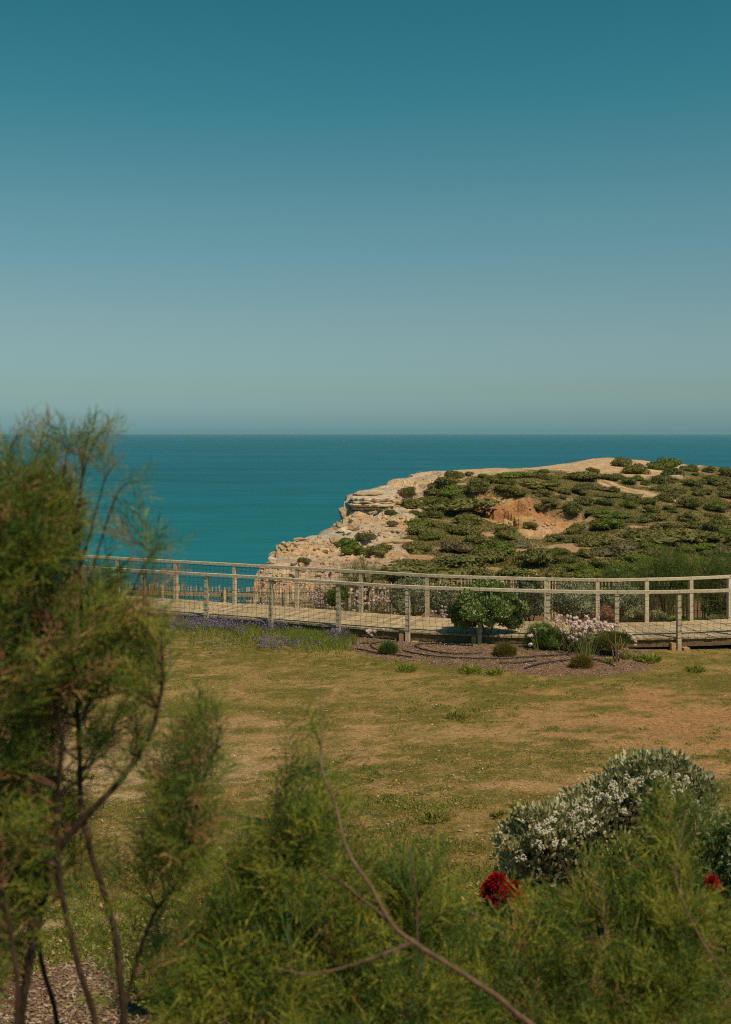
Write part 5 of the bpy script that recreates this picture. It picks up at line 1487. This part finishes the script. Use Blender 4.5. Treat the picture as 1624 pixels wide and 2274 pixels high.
tall = [(30, 940), (95, 950), (165, 930), (215, 940), (250, 1030), (290, 1110), (345, 1170), (330, 1230), (10, 960), (130, 1010)]
for u, v in tall:
    env.append(E(u, v + 75, 4.35, 16, 30, .1, 3))
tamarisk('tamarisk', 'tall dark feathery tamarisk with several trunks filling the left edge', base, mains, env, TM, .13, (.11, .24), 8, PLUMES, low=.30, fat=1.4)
# tamarisk in the middle foreground
D1 = 5.2
base = np.array([Wx(1260, D1), D1, float(gz(Wx(1260, D1), D1)) - .03])
mains = [
 ([base] + PW([(1190, 2290, 4.6), (1105, 2214, 4.5), (1015, 2154, 4.45), (915, 2090, 4.45), (872, 2054, 4.5), (827, 1974, 4.6), (790, 1920, 4.65), (767, 1874, 4.7), (743, 1782, 4.8), (716, 1712, 4.9), (714, 1640, 5.0), (711, 1530, 5.1)]), .021, .0028, .93),
 (PW([(915, 2092, 4.45), (850, 2120, 4.45), (760, 2150, 4.5), (680, 2162, 4.5), (610, 2150, 4.5)]), .008, .003, .8),
 (PW([(870, 2050, 4.5), (820, 2010, 4.7), (760, 1960, 4.9), (700, 1930, 5.1), (640, 1820, 5.2)]), .007, .0025),
 ([base + np.array([-.9, .2, 0])] + PW([(700, 2274, 5.1), (640, 2100, 5.1), (600, 1950, 5.1), (610, 1800, 5.15), (622, 1700, 5.15)]), .012, .0022),
 ([base + np.array([-1.3, .1, 0])] + PW([(480, 2274, 4.9), (500, 2120, 4.9), (520, 2000, 4.95), (500, 1920, 5.0)]), .012, .003),
 ([base + np.array([-.3, -.1, 0])] + PW([(900, 2274, 4.9), (930, 2150, 4.9), (925, 2000, 4.95), (915, 1900, 5.0)]), .012, .0025),
]
env = [E(660, 1940, 5.2, 120, 110, .45, 74), E(600, 2050, 5.1, 170, 110, .5, 74), E(760, 2060, 5.2, 120, 140, .45, 66), E(480, 2130, 5.0, 120, 120, .45, 51), E(640, 2220, 4.9, 220, 110, .5, 103), E(880, 2110, 5.1, 120, 120, .4, 48),
       E(900, 2240, 4.9, 170, 100, .45, 48), E(700, 1840, 5.25, 70, 70, .25, 10), E(930, 1980, 5.1, 60, 80, .2, 8), E(470, 2230, 4.8, 130, 70, .4, 26), E(760, 2270, 4.7, 300, 60, .4, 44), E(714, 1700, 4.95, 26, 70, .06, 4), E(630, 1730, 5.2, 24, 50, .08, 4)]
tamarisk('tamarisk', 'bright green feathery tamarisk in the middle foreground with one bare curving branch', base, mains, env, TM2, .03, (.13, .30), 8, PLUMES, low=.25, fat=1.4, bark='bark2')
# tamarisk at the right
D2 = 5.6
base = np.array([Wx(1560, D2), D2, float(gz(Wx(1560, D2), D2)) - .03])
mains = [
 ([base + np.array([.15, -.3, 0])] + PW([(1650, 2274, 4.9), (1620, 2190, 4.9), (1560, 2090, 4.95), (1520, 2010, 5.0), (1500, 1940, 5.1), (1510, 1880, 5.2), (1525, 1800, 5.4)]), .009, .002, .8),
 ([base + np.array([-.7, -.4, 0])] + PW([(1300, 2300, 4.8), (1305, 2220, 4.8), (1330, 2130, 4.85), (1345, 2060, 4.9), (1330, 2000, 5.0)]), .0055, .0015, .8),
 ([base] + PW([(1610, 2274, 5.6), (1590, 2170, 5.6), (1560, 2080, 5.6), (1535, 1980, 5.6), (1520, 1910, 5.65), (1490, 1820, 5.65), (1470, 1750, 5.7)]), .018, .003),
 ([base + np.array([-.5, 0, 0])] + PW([(1340, 2274, 5.4), (1350, 2150, 5.4), (1345, 2080, 5.45), (1330, 2020, 5.5), (1320, 1980, 5.5)]), .014, .003),
 ([base + np.array([-.9, .1, 0])] + PW([(1180, 2274, 5.3), (1160, 2150, 5.3), (1120, 2080, 5.3), (1070, 2040, 5.3), (1030, 2020, 5.3)]), .012, .003),
 ([base + np.array([.2, 0, 0])] + PW([(1700, 2274, 5.5), (1690, 2100, 5.5), (1680, 1950, 5.5)]), .014, .003),
]
env = [E(1420, 2105, 5.5, 220, 140, .55, 140), E(1250, 2160, 5.4, 160, 125, .5, 88), E(1090, 2215, 5.3, 130, 95, .45, 59), E(1400, 2065, 5.55, 120, 75, .4, 44), E(1490, 1925, 5.65, 55, 95, .3, 25), E(1480, 2035, 5.6, 70, 85, .35, 29),
       E(1010, 2115, 5.3, 90, 60, .3, 22), E(1585, 2240, 5.5, 90, 70, .4, 26), E(1300, 2265, 5.1, 340, 70, .45, 81), E(1475, 1825, 5.7, 28, 50, .15, 5), E(1545, 1835, 5.7, 22, 50, .1, 4)]
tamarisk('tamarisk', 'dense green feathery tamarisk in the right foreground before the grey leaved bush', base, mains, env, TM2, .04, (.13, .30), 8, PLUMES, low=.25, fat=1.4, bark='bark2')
